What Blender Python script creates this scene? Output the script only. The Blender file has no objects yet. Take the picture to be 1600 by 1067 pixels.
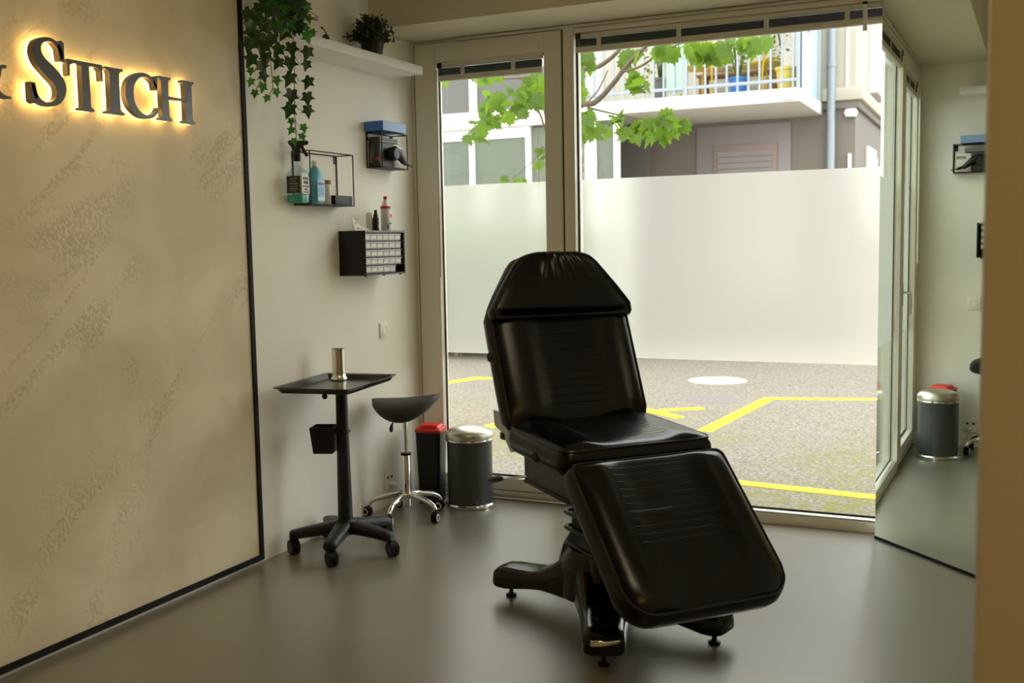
import bpy, bmesh, math, random
from mathutils import Vector, Matrix
random.seed(7)
PI = math.pi
SC = bpy.context.scene
COL = SC.collection

# ------------------------------------------------------------------ camera
CAMX, CAMH = 3.08, 1.45
FPX = 1647.8
YAW, PITCH, ROLL = math.radians(24.90), math.radians(5.35), math.radians(-1.046)
def cam_axes():
    cy, sy, cp, sp = math.cos(YAW), math.sin(YAW), math.cos(PITCH), math.sin(PITCH)
    fwd = Vector((-sy*cp, cy*cp, -sp)); right = Vector((cy, sy, 0)); up = right.cross(fwd)
    cr, sr = math.cos(ROLL), math.sin(ROLL)
    return right*cr + up*sr, up*cr - right*sr, -fwd
_r, _u, _b = cam_axes()
CAMP = Vector((CAMX, 0, CAMH))
cd = bpy.data.cameras.new('camera'); cam = bpy.data.objects.new('camera', cd); COL.objects.link(cam)
m = Matrix((_r, _u, _b)).transposed().to_4x4(); m.translation = CAMP
cam.matrix_world = m
cd.sensor_width = 36; cd.sensor_fit = 'HORIZONTAL'; cd.lens = 36*FPX/1600; cd.clip_start = .02; cd.clip_end = 200
cd.dof.use_dof = True; cd.dof.focus_distance = 4.4; cd.dof.aperture_fstop = 4.0
SC.camera = cam
def ray(x, y): return _r*(x-800) + _u*(533.5-y) - _b*FPX
def atX(x, y, X): d = ray(x, y); return CAMP + d*((X-CAMX)/d.x)     # the point of the vertical plane X seen at that pixel
def atY(x, y, Y): d = ray(x, y); return CAMP + d*(Y/d.y)
def atZ(x, y, Z): d = ray(x, y); return CAMP + d*((Z-CAMH)/d.z)

# ------------------------------------------------------------------ world, lights, exposure
SKY = 4.3
WASH = 33.0
BACK = 12.0
PANEL = 9.0
w = bpy.data.worlds.new('overcast_sky'); SC.world = w; w.use_nodes = True
bg = w.node_tree.nodes['Background']; bg.inputs[0].default_value = (.975, 0.985, 1.0, 1); bg.inputs[1].default_value = SKY
vs = SC.view_settings
vs.view_transform = 'Standard'; vs.look = 'None'; vs.gamma = 1; vs.use_curve_mapping = False; vs.exposure = 0.0
try:
    SC.cycles.max_bounces = 12; SC.cycles.diffuse_bounces = 6; SC.cycles.transparent_max_bounces = 16
    SC.cycles.transmission_bounces = 8; SC.cycles.glossy_bounces = 5
    SC.cycles.sample_clamp_indirect = 6; SC.cycles.caustics_reflective = True; SC.cycles.caustics_refractive = True; SC.cycles.blur_glossy = .3
    SC.cycles.use_denoising = True
except Exception: pass

# ------------------------------------------------------------------ materials
def mat(name, col, rough=.5, metal=0, spec=.5, var=0.0, vscale=8, bump=0.0, bscale=60, coat=0, emit=None, estr=0):
    M = bpy.data.materials.new(name); M.use_nodes = True
    nt = M.node_tree; N = nt.nodes; L = nt.links; b = N['Principled BSDF']
    b.inputs['Base Color'].default_value = (*col, 1); b.inputs['Roughness'].default_value = rough
    b.inputs['Metallic'].default_value = metal; b.inputs['Specular IOR Level'].default_value = spec
    b.inputs['Coat Weight'].default_value = coat
    tc = N.new('ShaderNodeTexCoord')
    if var > 0:
        nz = N.new('ShaderNodeTexNoise'); nz.inputs['Scale'].default_value = vscale; nz.inputs['Detail'].default_value = 5
        mx = N.new('ShaderNodeMix'); mx.data_type = 'RGBA'
        mx.inputs[6].default_value = (*[c*(1-var) for c in col], 1); mx.inputs[7].default_value = (*[min(1, c*(1+var)) for c in col], 1)
        L.new(tc.outputs['Object'], nz.inputs['Vector']); L.new(nz.outputs['Fac'], mx.inputs[0]); L.new(mx.outputs[2], b.inputs['Base Color'])
    if bump > 0:
        n2 = N.new('ShaderNodeTexNoise'); n2.inputs['Scale'].default_value = bscale; n2.inputs['Detail'].default_value = 4
        bp = N.new('ShaderNodeBump'); bp.inputs['Strength'].default_value = bump; bp.inputs['Distance'].default_value = .01
        L.new(tc.outputs['Object'], n2.inputs['Vector']); L.new(n2.outputs['Fac'], bp.inputs['Height']); L.new(bp.outputs[0], b.inputs['Normal'])
    if emit:
        b.inputs['Emission Color'].default_value = (*emit, 1); b.inputs['Emission Strength'].default_value = estr
    return M
def newmat(name):
    M = bpy.data.materials.new(name); M.use_nodes = True; nt = M.node_tree; nt.nodes.clear()
    out = nt.nodes.new('ShaderNodeOutputMaterial'); return M, nt.nodes, nt.links, out
def glass_mat(name, tint, refl=1.0, ior=1.45):
    M, N, L, out = newmat(name)
    t = N.new('ShaderNodeBsdfTransparent'); t.inputs[0].default_value = (*tint, 1)
    g = N.new('ShaderNodeBsdfGlossy'); g.inputs['Roughness'].default_value = 0.0; g.inputs[0].default_value = (refl, refl, refl, 1)
    lw = N.new('ShaderNodeLayerWeight'); lw.inputs[0].default_value = .5      # Schlick reflectance, the same from both sides
    pw = N.new('ShaderNodeMath'); pw.operation = 'POWER'; pw.inputs[1].default_value = 5; L.new(lw.outputs['Facing'], pw.inputs[0])
    f = N.new('ShaderNodeMath'); f.operation = 'MULTIPLY_ADD'; f.inputs[1].default_value = .9; f.inputs[2].default_value = .035; L.new(pw.outputs[0], f.inputs[0])
    x = N.new('ShaderNodeMixShader'); L.new(f.outputs[0], x.inputs[0]); L.new(t.outputs[0], x.inputs[1]); L.new(g.outputs[0], x.inputs[2])
    L.new(x.outputs[0], out.inputs[0]); return M
def film_mat():
    M, N, L, out = newmat('frosted_film')
    a = N.new('ShaderNodeBsdfTranslucent'); a.inputs[0].default_value = (.97, .93, .86, 1)
    b = N.new('ShaderNodeBsdfRefraction'); b.inputs[0].default_value = (.96, .93, .87, 1); b.inputs['Roughness'].default_value = .66; b.inputs['IOR'].default_value = 1.05
    d = N.new('ShaderNodeBsdfDiffuse'); d.inputs[0].default_value = (.75, .75, .73, 1)
    x = N.new('ShaderNodeMixShader'); x.inputs[0].default_value = .62; L.new(a.outputs[0], x.inputs[1]); L.new(b.outputs[0], x.inputs[2])
    y = N.new('ShaderNodeMixShader'); y.inputs[0].default_value = .05; L.new(x.outputs[0], y.inputs[1]); L.new(d.outputs[0], y.inputs[2])
    L.new(y.outputs[0], out.inputs[0]); return M
def leaf_mat(name, col, trans, rough=.45, tw=.5):
    M, N, L, out = newmat(name)
    oi = N.new('ShaderNodeObjectInfo'); hs = N.new('ShaderNodeHueSaturation'); hs.inputs['Color'].default_value = (*col, 1)
    mr = N.new('ShaderNodeMapRange'); mr.inputs[3].default_value = .65; mr.inputs[4].default_value = 1.35
    L.new(oi.outputs['Random'], mr.inputs[0]); L.new(mr.outputs[0], hs.inputs['Value'])
    p = N.new('ShaderNodeBsdfPrincipled'); p.inputs['Roughness'].default_value = rough; L.new(hs.outputs[0], p.inputs['Base Color'])
    t = N.new('ShaderNodeBsdfTranslucent'); t.inputs[0].default_value = (*trans, 1)
    x = N.new('ShaderNodeMixShader'); x.inputs[0].default_value = tw; L.new(p.outputs[0], x.inputs[1]); L.new(t.outputs[0], x.inputs[2])
    L.new(x.outputs[0], out.inputs[0]); return M
def plaster_mat():
    M = mat('decor_plaster', (.62, .53, .37), .55, spec=.25); nt = M.node_tree; N = nt.nodes; L = nt.links; b = N['Principled BSDF']
    tc = N.new('ShaderNodeTexCoord')
    mp = N.new('ShaderNodeMapping'); m0 = N.new('ShaderNodeMapping'); m0.inputs['Rotation'].default_value = (math.radians(-40), 0, 0); mp.inputs['Scale'].default_value = (1, .55, 2.2)
    L.new(tc.outputs['Object'], m0.inputs[0]); L.new(m0.outputs[0], mp.inputs[0])
    def noise(src, s, d, dist=0):
        n = N.new('ShaderNodeTexNoise'); n.inputs['Scale'].default_value = s; n.inputs['Detail'].default_value = d; n.inputs['Distortion'].default_value = dist
        L.new(src, n.inputs['Vector']); return n.outputs['Fac']
    def ramp(src, a, c):
        r = N.new('ShaderNodeMapRange'); r.inputs[1].default_value = a; r.inputs[2].default_value = c; r.interpolation_type = 'SMOOTHSTEP'; L.new(src, r.inputs[0]); return r.outputs[0]
    def math_(op, a, bb):
        n = N.new('ShaderNodeMath'); n.operation = op
        for i, v in ((0, a), (1, bb)):
            if isinstance(v, (int, float)): n.inputs[i].default_value = v
            else: L.new(v, n.inputs[i])
        return n.outputs[0]
    vein = noise(mp.outputs[0], 1.5, 4, .6)
    d = math_('ABSOLUTE', math_('SUBTRACT', vein, .5), 0)
    vm = ramp(d, .06, .0)                                   # bands where the noise crosses its middle
    vm = math_('MULTIPLY', vm, ramp(noise(tc.outputs['Object'], 2.3, 3), .42, .62))
    pits = ramp(noise(tc.outputs['Object'], 62, 4), .60, .42)
    pm = math_('MULTIPLY', vm, pits)
    cloud = noise(tc.outputs['Object'], 2.2, 7, .4)
    mx = N.new('ShaderNodeMix'); mx.data_type = 'RGBA'; mx.inputs[6].default_value = (.60, .515, .345, 1); mx.inputs[7].default_value = (.76, .665, .475, 1)
    L.new(ramp(cloud, .3, .7), mx.inputs[0])
    m2 = N.new('ShaderNodeMix'); m2.data_type = 'RGBA'; L.new(math_('MULTIPLY', pm, .38), m2.inputs[0]); L.new(mx.outputs[2], m2.inputs[6]); m2.inputs[7].default_value = (.36, .29, .17, 1)
    L.new(m2.outputs[2], b.inputs['Base Color'])
    h = math_('ADD', math_('MULTIPLY', pm, -1.0), math_('MULTIPLY', noise(tc.outputs['Object'], 30, 4), .25))
    bp = N.new('ShaderNodeBump'); bp.inputs['Strength'].default_value = .4; bp.inputs['Distance'].default_value = .005
    L.new(h, bp.inputs['Height']); L.new(bp.outputs[0], b.inputs['Normal']); return M
def asphalt_mat():
    M = mat('asphalt', (.3, .28, .25), .9, spec=.2); nt = M.node_tree; N = nt.nodes; L = nt.links; b = N['Principled BSDF']
    tc = N.new('ShaderNodeTexCoord')
    def noise(s, d):
        n = N.new('ShaderNodeTexNoise'); n.inputs['Scale'].default_value = s; n.inputs['Detail'].default_value = d; L.new(tc.outputs['Object'], n.inputs['Vector']); return n.outputs['Fac']
    def ramp(src, a, c):
        r = N.new('ShaderNodeMapRange'); r.inputs[1].default_value = a; r.inputs[2].default_value = c; L.new(src, r.inputs[0]); return r.outputs[0]
    def mix(f, a, c):
        x = N.new('ShaderNodeMix'); x.data_type = 'RGBA'; L.new(f, x.inputs[0])
        for i, v in ((6, a), (7, c)):
            if isinstance(v, tuple): x.inputs[i].default_value = (*v, 1)
            else: L.new(v, x.inputs[i])
        return x.outputs[2]
    base = mix(ramp(noise(45, 4), .38, .62), (.15, .128, .10), (.30, .26, .21))
    base = mix(ramp(noise(160, 2), .66, .74), base, (.52, .47, .40))
    mo = N.new('ShaderNodeMath'); mo.operation = 'MULTIPLY'; L.new(ramp(noise(.9, 6), .36, .56), mo.inputs[0]); L.new(ramp(noise(14, 4), .4, .6), mo.inputs[1])
    sy = N.new('ShaderNodeSeparateXYZ'); L.new(tc.outputs['Object'], sy.inputs[0])
    m3 = N.new('ShaderNodeMath'); m3.operation = 'MULTIPLY'; L.new(mo.outputs[0], m3.inputs[0]); L.new(ramp(sy.outputs['Y'], 9.5, 6.8), m3.inputs[1])   # moss keeps to the foot of the building
    base = mix(m3.outputs[0], base, (.19, .18, .05))
    L.new(base, b.inputs['Base Color']); return M

MT = {}
MT['wall'] = mat('wall_paint', (.84, .815, .725), .75, spec=.25, var=.03, vscale=3, bump=.05, bscale=140)
MT['ceil'] = mat('ceiling_paint', (.70, .655, .52), .8, spec=.2, var=.02, vscale=2)
MT['plaster'] = plaster_mat()
MT['floor'] = mat('resin_floor', (.19, .173, .12), .29, spec=1.0, var=.06, vscale=2.5, bump=.02, bscale=30)
MT['floor'].node_tree.nodes['Principled BSDF'].inputs['Coat Weight'].default_value = .6; MT['floor'].node_tree.nodes['Principled BSDF'].inputs['Coat Roughness'].default_value = .36
MT['frame'] = mat('window_frame_paint', (.78, .74, .63), .45, var=.03, vscale=5)
MT['frame2'] = mat('window_profile_light', (.66, .63, .55), .4, var=.02)
MT['gasket'] = mat('rubber_gasket', (.02, .022, .024), .5)
MT['alu'] = mat('brushed_aluminium', (.78, .76, .70), .3, metal=1)
MT['glass'] = glass_mat('window_glass', (.95, .975, .96), .8)
MT['bottleglass'] = glass_mat('clear_bottle_glass', (.90, .96, .94), 1.0)
MT['film'] = film_mat()
MT['asphalt'] = asphalt_mat()
MT['yellow_line'] = mat('yellow_road_paint', (.90, .78, .012), .7, var=.12, vscale=20)
MT['concrete'] = mat('pale_concrete', (.50, .47, .38), .85, var=.08, vscale=6)
MT['black_trim'] = mat('black_aluminium', (.006, .0055, .005), .6, spec=.15)
MT['vinyl'] = mat('black_vinyl', (.0007, .0018, .0036), .20, spec=.36, var=.1, vscale=10, bump=.06, bscale=260)
MT['piping'] = mat('black_piping', (.006, .006, .006), .32)
MT['plastic_gloss'] = mat('black_gloss_plastic', (.004, .004, .004), .16, spec=.35)
MT['plastic'] = mat('black_plastic', (.008, .008, .009), .42, spec=.35, var=.1)
MT['dark_metal'] = mat('dark_grey_metal', (.03, .03, .03), .4, metal=.3)
MT['bracket'] = mat('pale_grey_steel', (.52, .53, .55), .4, metal=.4)
MT['chrome'] = mat('chrome', (.82, .81, .78), .08, metal=1)
MT['steel'] = mat('satin_steel', (.74, .70, .60), .22, metal=1)
MT['bin'] = mat('graphite_lacquer', (.05, .055, .055), .38, var=.06)
MT['red'] = mat('red_plastic', (.72, .018, .012), .4)
MT['white'] = mat('white_lacquer', (.82, .80, .77), .5, var=.02)
MT['whitepl'] = mat('white_plastic', (.80, .78, .72), .4)
MT['wire'] = mat('black_wire', (.008, .0075, .007), .5, spec=.3)
MT['sign_face'] = mat('bronze_letter_metal', (.10, .095, .09), .38, metal=.7)
MT['sign_side'] = MT['sign_face']
MT['led'] = mat('warm_led', (1, .8, .45), .5, emit=(1.0, .66, .22), estr=7)
MT['blue'] = mat('blue_card', (.04, .17, .58), .5, var=.08)
MT['lblue'] = mat('pale_blue_card', (.26, .37, .60), .5, var=.08)
MT['paper'] = mat('off_white_paper', (.76, .73, .64), .7, var=.05)
MT['book_dark'] = mat('charcoal_book', (.035, .034, .03), .5, var=.2)
MT['book_grey'] = mat('grey_pages', (.28, .27, .23), .7, var=.15, vscale=60)
MT['cork'] = mat('cork', (.33, .14, .04), .8, var=.25, vscale=60)
MT['teal'] = mat('teal_liquid', (.02, .33, .24), .15, emit=None)
MT['bluebottle'] = mat('blue_plastic_bottle', (.10, .42, .60), .35)
MT['lbl_blue'] = mat('pale_blue_label', (.36, .58, .74), .5)
MT['navy'] = mat('navy_print', (.03, .05, .25), .5)
MT['yellow'] = mat('yellow_enamel', (.55, .37, .01), .45)
MT['cream_pot'] = mat('yellow_planter', (.62, .47, .09), .5)
MT['bluepot'] = mat('blue_pot', (.02, .13, .40), .45)
MT['facade'] = mat('cream_render', (.45, .41, .33), .85, var=.04, vscale=2)
MT['mauve'] = mat('mauve_render', (.175, .15, .125), .85, var=.05, vscale=2)
MT['whitewall'] = mat('white_render', (.66, .63, .57), .8, var=.03)
MT['shutter'] = mat('grey_shutter', (.24, .21, .20), .6)
MT['pinkframe'] = mat('salmon_frame', (.27, .19, .165), .6)
MT['greypanel'] = mat('sage_glass_panel', (.15, .165, .13), .8, spec=.1)
MT['darkpanel'] = mat('grey_parapet', (.11, .105, .095), .7)
MT['wood'] = mat('orange_wood', (.24, .10, .035), .6, var=.2, vscale=20)
MT['railing'] = mat('galvanised_rail', (.27, .30, .33), .4, metal=.2)
MT['paleblue'] = mat('pale_blue_screen', (.40, .49, .52), .4)
MT['palegreen'] = mat('pale_green_cloth', (.42, .54, .45), .7, var=.06)
MT['bark'] = mat('maple_bark', (.16, .11, .075), .85, var=.3, vscale=30)
MT['ivystem'] = mat('brown_stem', (.17, .075, .04), .6)
MT['ivy_dark'] = leaf_mat('dark_ivy_leaf', (.012, .045, .014), (.02, .10, .015), .4, .25)
MT['ivy_light'] = leaf_mat('young_ivy_leaf', (.035, .17, .022), (.06, .32, .03), .45, .35)
MT['maple'] = leaf_mat('maple_leaf_green', (.075, .15, .012), (.19, .31, .02), .55, .6)
MT['box_leaf'] = leaf_mat('shrub_leaf', (.03, .055, .02), (.06, .10, .02), .5, .3)
MT['balcony_leaf'] = leaf_mat('balcony_leaf', (.08, .16, .03), (.15, .28, .04), .5, .4)
def mirror_mat():
    M = mat('mirror_silver', (.82, .90, .81), 0.0, metal=1); return M
MT['mirror'] = mirror_mat()

# ------------------------------------------------------------------ mesh helpers
def link(name, me, parent=None, loc=None, rot=None, smooth=False):
    o = bpy.data.objects.new(name, me); COL.objects.link(o)
    if parent: o.parent = parent
    if loc is not None: o.location = loc
    if rot is not None: o.rotation_euler = rot
    return o
def fin(name, bm, m, parent=None, loc=None, rot=None, smooth=False, angle=None):
    bmesh.ops.recalc_face_normals(bm, faces=bm.faces)
    me = bpy.data.meshes.new(name); bm.to_mesh(me); bm.free()
    me.materials.append(MT[m] if isinstance(m, str) else m)
    if smooth:
        for p in me.polygons: p.use_smooth = True
        if angle: 
            try: me.set_sharp_from_angle(angle=math.radians(angle))
            except Exception: pass
    return link(name, me, parent, loc, rot)
def box_(bm, lo, hi, bev=0, seg=2):
    lo = Vector(lo); hi = Vector(hi); c = (lo+hi)/2; s = hi-lo
    r = bmesh.ops.create_cube(bm, size=1, matrix=Matrix.Translation(c) @ Matrix.Diagonal((*s, 1)))
    if bev > 0:
        es = list({e for v in r['verts'] for e in v.link_edges})
        bmesh.ops.bevel(bm, geom=es, offset=min(bev, min(s)*.49), segments=seg, affect='EDGES', profile=.5)
def box(name, lo, hi, m, parent=None, bev=0, seg=2, loc=None, rot=None):
    bm = bmesh.new(); box_(bm, lo, hi, bev, seg); return fin(name, bm, m, parent, loc, rot, smooth=bev > 0, angle=40)
def boxes(name, lst, m, parent=None, bev=0):
    bm = bmesh.new()
    for lo, hi in lst: box_(bm, lo, hi, bev)
    return fin(name, bm, m, parent, smooth=bev > 0, angle=40)
def tube_(bm, pts, r, n=8, closed=False, caps=True):
    pts = [Vector(p) for p in pts]; N = len(pts); rs = r if isinstance(r, (list, tuple)) else [r]*N
    rings = []; prev = None
    for i, p in enumerate(pts):
        if closed: t = pts[(i+1) % N]-pts[i-1]
        else: t = pts[min(i+1, N-1)]-pts[max(i-1, 0)]
        t = t.normalized() if t.length > 1e-9 else Vector((0, 0, 1))
        if prev is None:
            a = Vector((0, 0, 1)) if abs(t.z) < .9 else Vector((1, 0, 0)); x = t.cross(a).normalized()
        else:
            x = prev - t*prev.dot(t); x = x.normalized() if x.length > 1e-6 else t.orthogonal().normalized()
        prev = x; y = t.cross(x)
        rings.append([bm.verts.new(p + (x*math.cos(2*PI*k/n) + y*math.sin(2*PI*k/n))*rs[i]) for k in range(n)])
    for i in range(N if closed else N-1):
        A, B = rings[i], rings[(i+1) % N]
        for k in range(n): bm.faces.new((A[k], A[(k+1) % n], B[(k+1) % n], B[k]))
    if caps and not closed: bm.faces.new(rings[0][::-1]); bm.faces.new(rings[-1])
def tube(name, pts, r, m, parent=None, n=8, closed=False, loc=None, rot=None):
    bm = bmesh.new(); tube_(bm, pts, r, n, closed); return fin(name, bm, m, parent, loc, rot, smooth=True, angle=50)
def lathe_(bm, prof, n=24, c=(0, 0, 0), M=None):
    c = Vector(c); rings = []
    T = (lambda v: M @ v + c) if M else (lambda v: v + c)
    for r, z in prof:
        if r < 1e-6: rings.append([bm.verts.new(T(Vector((0, 0, z))))])
        else: rings.append([bm.verts.new(T(Vector((r*math.cos(2*PI*k/n), r*math.sin(2*PI*k/n), z)))) for k in range(n)])
    for A, B in zip(rings, rings[1:]):
        if len(A) == 1 and len(B) == 1: continue
        for k in range(n):
            k2 = (k+1) % n
            if len(A) == 1: bm.faces.new((A[0], B[k2], B[k]))
            elif len(B) == 1: bm.faces.new((A[k], A[k2], B[0]))
            else: bm.faces.new((A[k], A[k2], B[k2], B[k]))
    if len(rings[0]) > 1: bm.faces.new(rings[0][::-1])
    if len(rings[-1]) > 1: bm.faces.new(rings[-1])
def lathe(name, prof, m, parent=None, n=24, c=(0, 0, 0), M=None, loc=None, rot=None):
    bm = bmesh.new(); lathe_(bm, prof, n, c, M); return fin(name, bm, m, parent, loc, rot, smooth=True, angle=35)
def loft_(bm, rings, closed=True, caps=True):
    R = [[bm.verts.new(p) for p in r] for r in rings]; n = len(R[0])
    for A, B in zip(R, R[1:]):
        for k in range(n if closed else n-1): bm.faces.new((A[k], A[(k+1) % n], B[(k+1) % n], B[k]))
    if caps: bm.faces.new(R[0][::-1]); bm.faces.new(R[-1])
def prism_(bm, pts, f0, f1):
    A = [bm.verts.new(f0(p)) for p in pts]; B = [bm.verts.new(f1(p)) for p in pts]; n = len(pts)
    bm.faces.new(A[::-1]); bm.faces.new(B)
    for k in range(n): bm.faces.new((A[k], A[(k+1) % n], B[(k+1) % n], B[k]))
def tag(o, label=None, cat=None, group=None, kind=None):
    if label: o['label'] = label
    if cat: o['category'] = cat
    if group: o['group'] = group
    if kind: o['kind'] = kind
    return o
def thing(name, label, cat, loc=(0, 0, 0), rz=0, group=None):
    o = bpy.data.objects.new(name, None); COL.objects.link(o); o.location = loc; o.rotation_euler = (0, 0, rz); o.empty_display_size = .05
    return tag(o, label, cat, group)
def struct(o, label=None): 
    o['kind'] = 'structure'
    if label: o['label'] = label
    return o
def catmull(P, per=6, closed=False):
    P = [Vector(p) for p in P]; n = len(P); out = []
    for i in range(n if closed else n-1):
        p0 = P[(i-1) % n] if closed or i > 0 else P[0]; p1 = P[i]; p2 = P[(i+1) % n]; p3 = P[(i+2) % n] if closed or i+2 < n else P[-1]
        for k in range(per):
            t = k/per; out.append(.5*((2*p1)+(p2-p0)*t+(2*p0-5*p1+4*p2-p3)*t*t+(3*p1-p0-3*p2+p3)*t**3))
    if not closed: out.append(P[-1])
    return out
def lerp(a, b, t): return a+(b-a)*t
def interp(tab, t):
    for (a, x), (b, y) in zip(tab, tab[1:]):
        if t <= b: return lerp(x, y, (t-a)/(b-a) if b > a else 0)
    return tab[-1][1]

# ------------------------------------------------------------------ room shell
WINY = 5.32; SOFZ = 2.592; CEIL = 3.0; BEAMY = 4.90
struct(box('floor', (-.2, -2.4, -.12), (4.8, 5.34, 0), 'floor'), 'smooth grey-green resin floor of the studio')
struct(box('wall_left', (-.2, -2.4, 0), (0, 5.46, CEIL), 'wall'), 'cream painted side wall carrying the shelves')
struct(box('wall_back', (-.2, -2.6, 0), (4.8, -2.4, CEIL), 'wall'), 'cream wall behind the viewer')
struct(box('wall_right', (3.0575, 1.55, 0), (4.8, 1.70, CEIL), 'wall', bev=.012), 'blurred cream partition edge close to the viewer')
struct(box('wall_side', (4.6, -2.4, 0), (4.8, 1.55, CEIL), 'wall'), 'cream side wall beside the viewer')
struct(box('wall_mirror_side', (3.47, 1.70, 0), (3.67, 4.40, CEIL), 'wall'), 'cream wall beyond the mirror')
struct(box('ceiling', (-.2, -2.6, CEIL), (4.8, 5.46, CEIL+.2), 'ceil'), 'cream painted ceiling')
struct(box('ceiling_beam', (0, BEAMY, SOFZ), (4.0, 5.46, CEIL), 'ceil'), 'cream dropped soffit above the window')
# mirror on a slanted wall, 45 degrees to the window
P1 = Vector((2.558, 5.240, 0)); P2 = Vector((3.452, 4.318, 0)); dm = (P2-P1).normalized(); nm = Vector((-dm.y, dm.x, 0)); Lm = (P2-P1).length
ang = math.atan2(dm.y, dm.x)
if nm.y < 0: nm = -nm
struct(box('wall_slanted', (0, .02, 0), (Lm+.1, .16, SOFZ), 'wall', loc=P1, rot=(0, 0, ang)), 'slanted wall behind the mirror')
mi = thing('wall_mirror', 'tall frameless mirror on the slanted wall beside the window', 'mirror', P1, ang)
box('mirror_glass', (0, 0, .012), (Lm, .012, SOFZ-.001), 'mirror', mi)
box('backing', (-.004, .012, .012), (Lm, .02, SOFZ-.001), 'gasket', mi)
box('bottom_trim', (-.002, -.003, 0), (Lm, .014, .0115), 'black_trim', mi)

# baseboard strip under the plaster panel and the panel itself
PANY = 3.83
pn = thing('plaster_panel', 'large beige textured plaster panel with slim black edge trim', 'wall panel', (.0005, 0, 0))
box('plaster_sheet', (0, -2.35, .040), (.014, PANY-.025, CEIL-.01), 'plaster', pn)
box('edge_trim', (0, PANY-.025, .016), (.022, PANY, CEIL-.01), 'black_trim', pn)
box('edge_trim', (0, -2.35, .016), (.022, PANY-.025, .041), 'black_trim', pn)
struct(box('baseboard_left', (0, -2.35, 0), (.008, PANY, .015), 'frame2'), 'thin pale strip along the floor under the plaster panel')

# ------------------------------------------------------------------ windows
def boxlist(parent, name, m, lst, bev=.004):
    for lo, hi in lst: box(name, lo, hi, m, parent, bev)
GY = 5.365
w1 = struct(thing('window_1', 'narrow sash window with frosted film, between wall and centre post', None))
w2 = struct(thing('window_2', 'wide fixed window with frosted film beside the mirror', None))
F0 = WINY
# fixed outer frame
boxlist(w1, 'outer_frame', 'frame', [((0, F0+.012, 0), (.020, GY+.06, SOFZ)), ((.02, F0+.02, 2.572), (.935, GY+.06, SOFZ)), ((.02, F0+.02, 0), (.935, GY+.06, .02))], .002)
box('gap_seal', (.020, F0+.014, .02), (.030, F0+.03, 2.572), 'gasket', w1)
# sash: two stiles, two rails
sx0, sx1, ox0, ox1, oz0, oz1 = .030, .926, .165, .828, .122, 2.465
boxlist(w1, 'sash_stile', 'frame', [((sx0, F0, .022), (ox0, GY+.03, 2.570)), ((ox1, F0, .022), (sx1, GY+.03, 2.570))])
boxlist(w1, 'sash_rail', 'frame', [((ox0, F0, .022), (ox1, GY+.03, oz0)), ((ox0, F0, oz1), (ox1, GY+.03, 2.570))])
box('rail_groove', (ox0, F0-.003, .05), (ox1, F0, .053), 'gasket', w1)
box('centre_gap', (.926, F0+.015, .0), (.938, F0+.05, 2.572), 'gasket', w1)
def glazing(win, x0, x1, z0, z1):
    for lo, hi in (((x0, GY-.006, z0), (x0+.010, GY-.002, z1)), ((x1-.010, GY-.006, z0), (x1, GY-.002, z1)), ((x0, GY-.006, z0), (x1, GY-.002, z0+.012)), ((x0, GY-.006, z1-.012), (x1, GY-.002, z1))):
        box('glazing_bead', lo, hi, 'gasket', win)
    g = box('pane', (x0, GY, z0), (x1, GY+.008, z1), 'glass', win)
    bm = bmesh.new(); v = [bm.verts.new(p) for p in ((x0, GY-.0015, .824), (x1, GY-.0015, .824), (x1, GY-.0015, 1.78), (x0, GY-.0015, 1.78))]; bm.faces.new(v)
    fl = fin('frosted_film', bm, 'film', win)
    return g
glazing(w1, ox0, ox1, oz0, oz1)
# handle on the sash
hd = box('handle_plate', (.868, F0-.008, 1.02), (.892, F0, 1.16), 'alu', w1, .003)
tube('handle', [(.88, F0-.006, 1.10), (.88, F0-.045, 1.10), (.88, F0-.05, 1.09), (.88, F0-.05, .97)], .008, 'alu', hd)
# wide fixed window
X2 = 3.0
boxlist(w2, 'outer_frame', 'frame', [((.938, F0, 0), (1.0, GY+.06, SOFZ)), ((1.0, F0, 2.545), (X2, GY+.06, 2.572)), ((.938, F0+.02, 2.572), (X2, GY+.06, SOFZ)), ((1.0, F0, 0), (X2, GY+.06, .050)), ((X2-.06, F0, .05), (X2, GY+.06, 2.545))], .003)
box('sill_profile', (1.0, F0+.004, .050), (X2, GY-.018, .064), 'alu', w2, .002)
glazing(w2, 1.0, X2-.06, .064, 2.545)
struct(box('trim_1', (.30, F0-.012, 2.574), (2.58, F0+.02, SOFZ-.004), 'frame2', bev=.002), 'thin cover strip along the top of the windows')
struct(box('wall_front', (X2, 5.33, 0), (4.0, 5.46, SOFZ), 'wall'), 'outer wall beyond the wide window')

# blinds drawn up under the top rails
def blind(label, x0, x1, ztop, clips, wand):
    b = thing('venetian_blind', label, 'blind', (x0, GY-.03, ztop-.10)); L = x1-x0
    box('head_rail', (0, -.012, .075), (L, .012, .098), 'frame2', b, .002)
    bm = bmesh.new()
    for k in range(9): box_(bm, (.006, -.0125, .033+k*.0044), (L-.006, .0125, .0350+k*.0044))
    o = fin('slat_stack', bm, 'dark_metal', b); o['kind'] = 'stuff'
    box('bottom_rail', (.004, -.013, 0), (L-.004, .013, .030), 'frame2', b, .003)
    for c in clips: box('ladder_clip', (c-.012, -.0155, .0), (c+.012, -.0125, .095), 'frame2', b)
    box('end_bracket', (0, -.016, .07), (.028, -.012, .10), 'dark_metal', b)
    tube('guide_wire', [(.012, 0, .0), (.012, 0, -2.2 if wand else -2.25)], .0025, 'alu', b, 6)
    return b
b1 = blind('raised venetian blind at the top of the narrow sash window', ox0+.012, ox1-.012, oz1-.004, (.16, .47), True)
tube('tilt_wand', [(.002, -.03, .06), (.002, -.032, -1.10)], .006, 'frame2', b1, 8)
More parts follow.
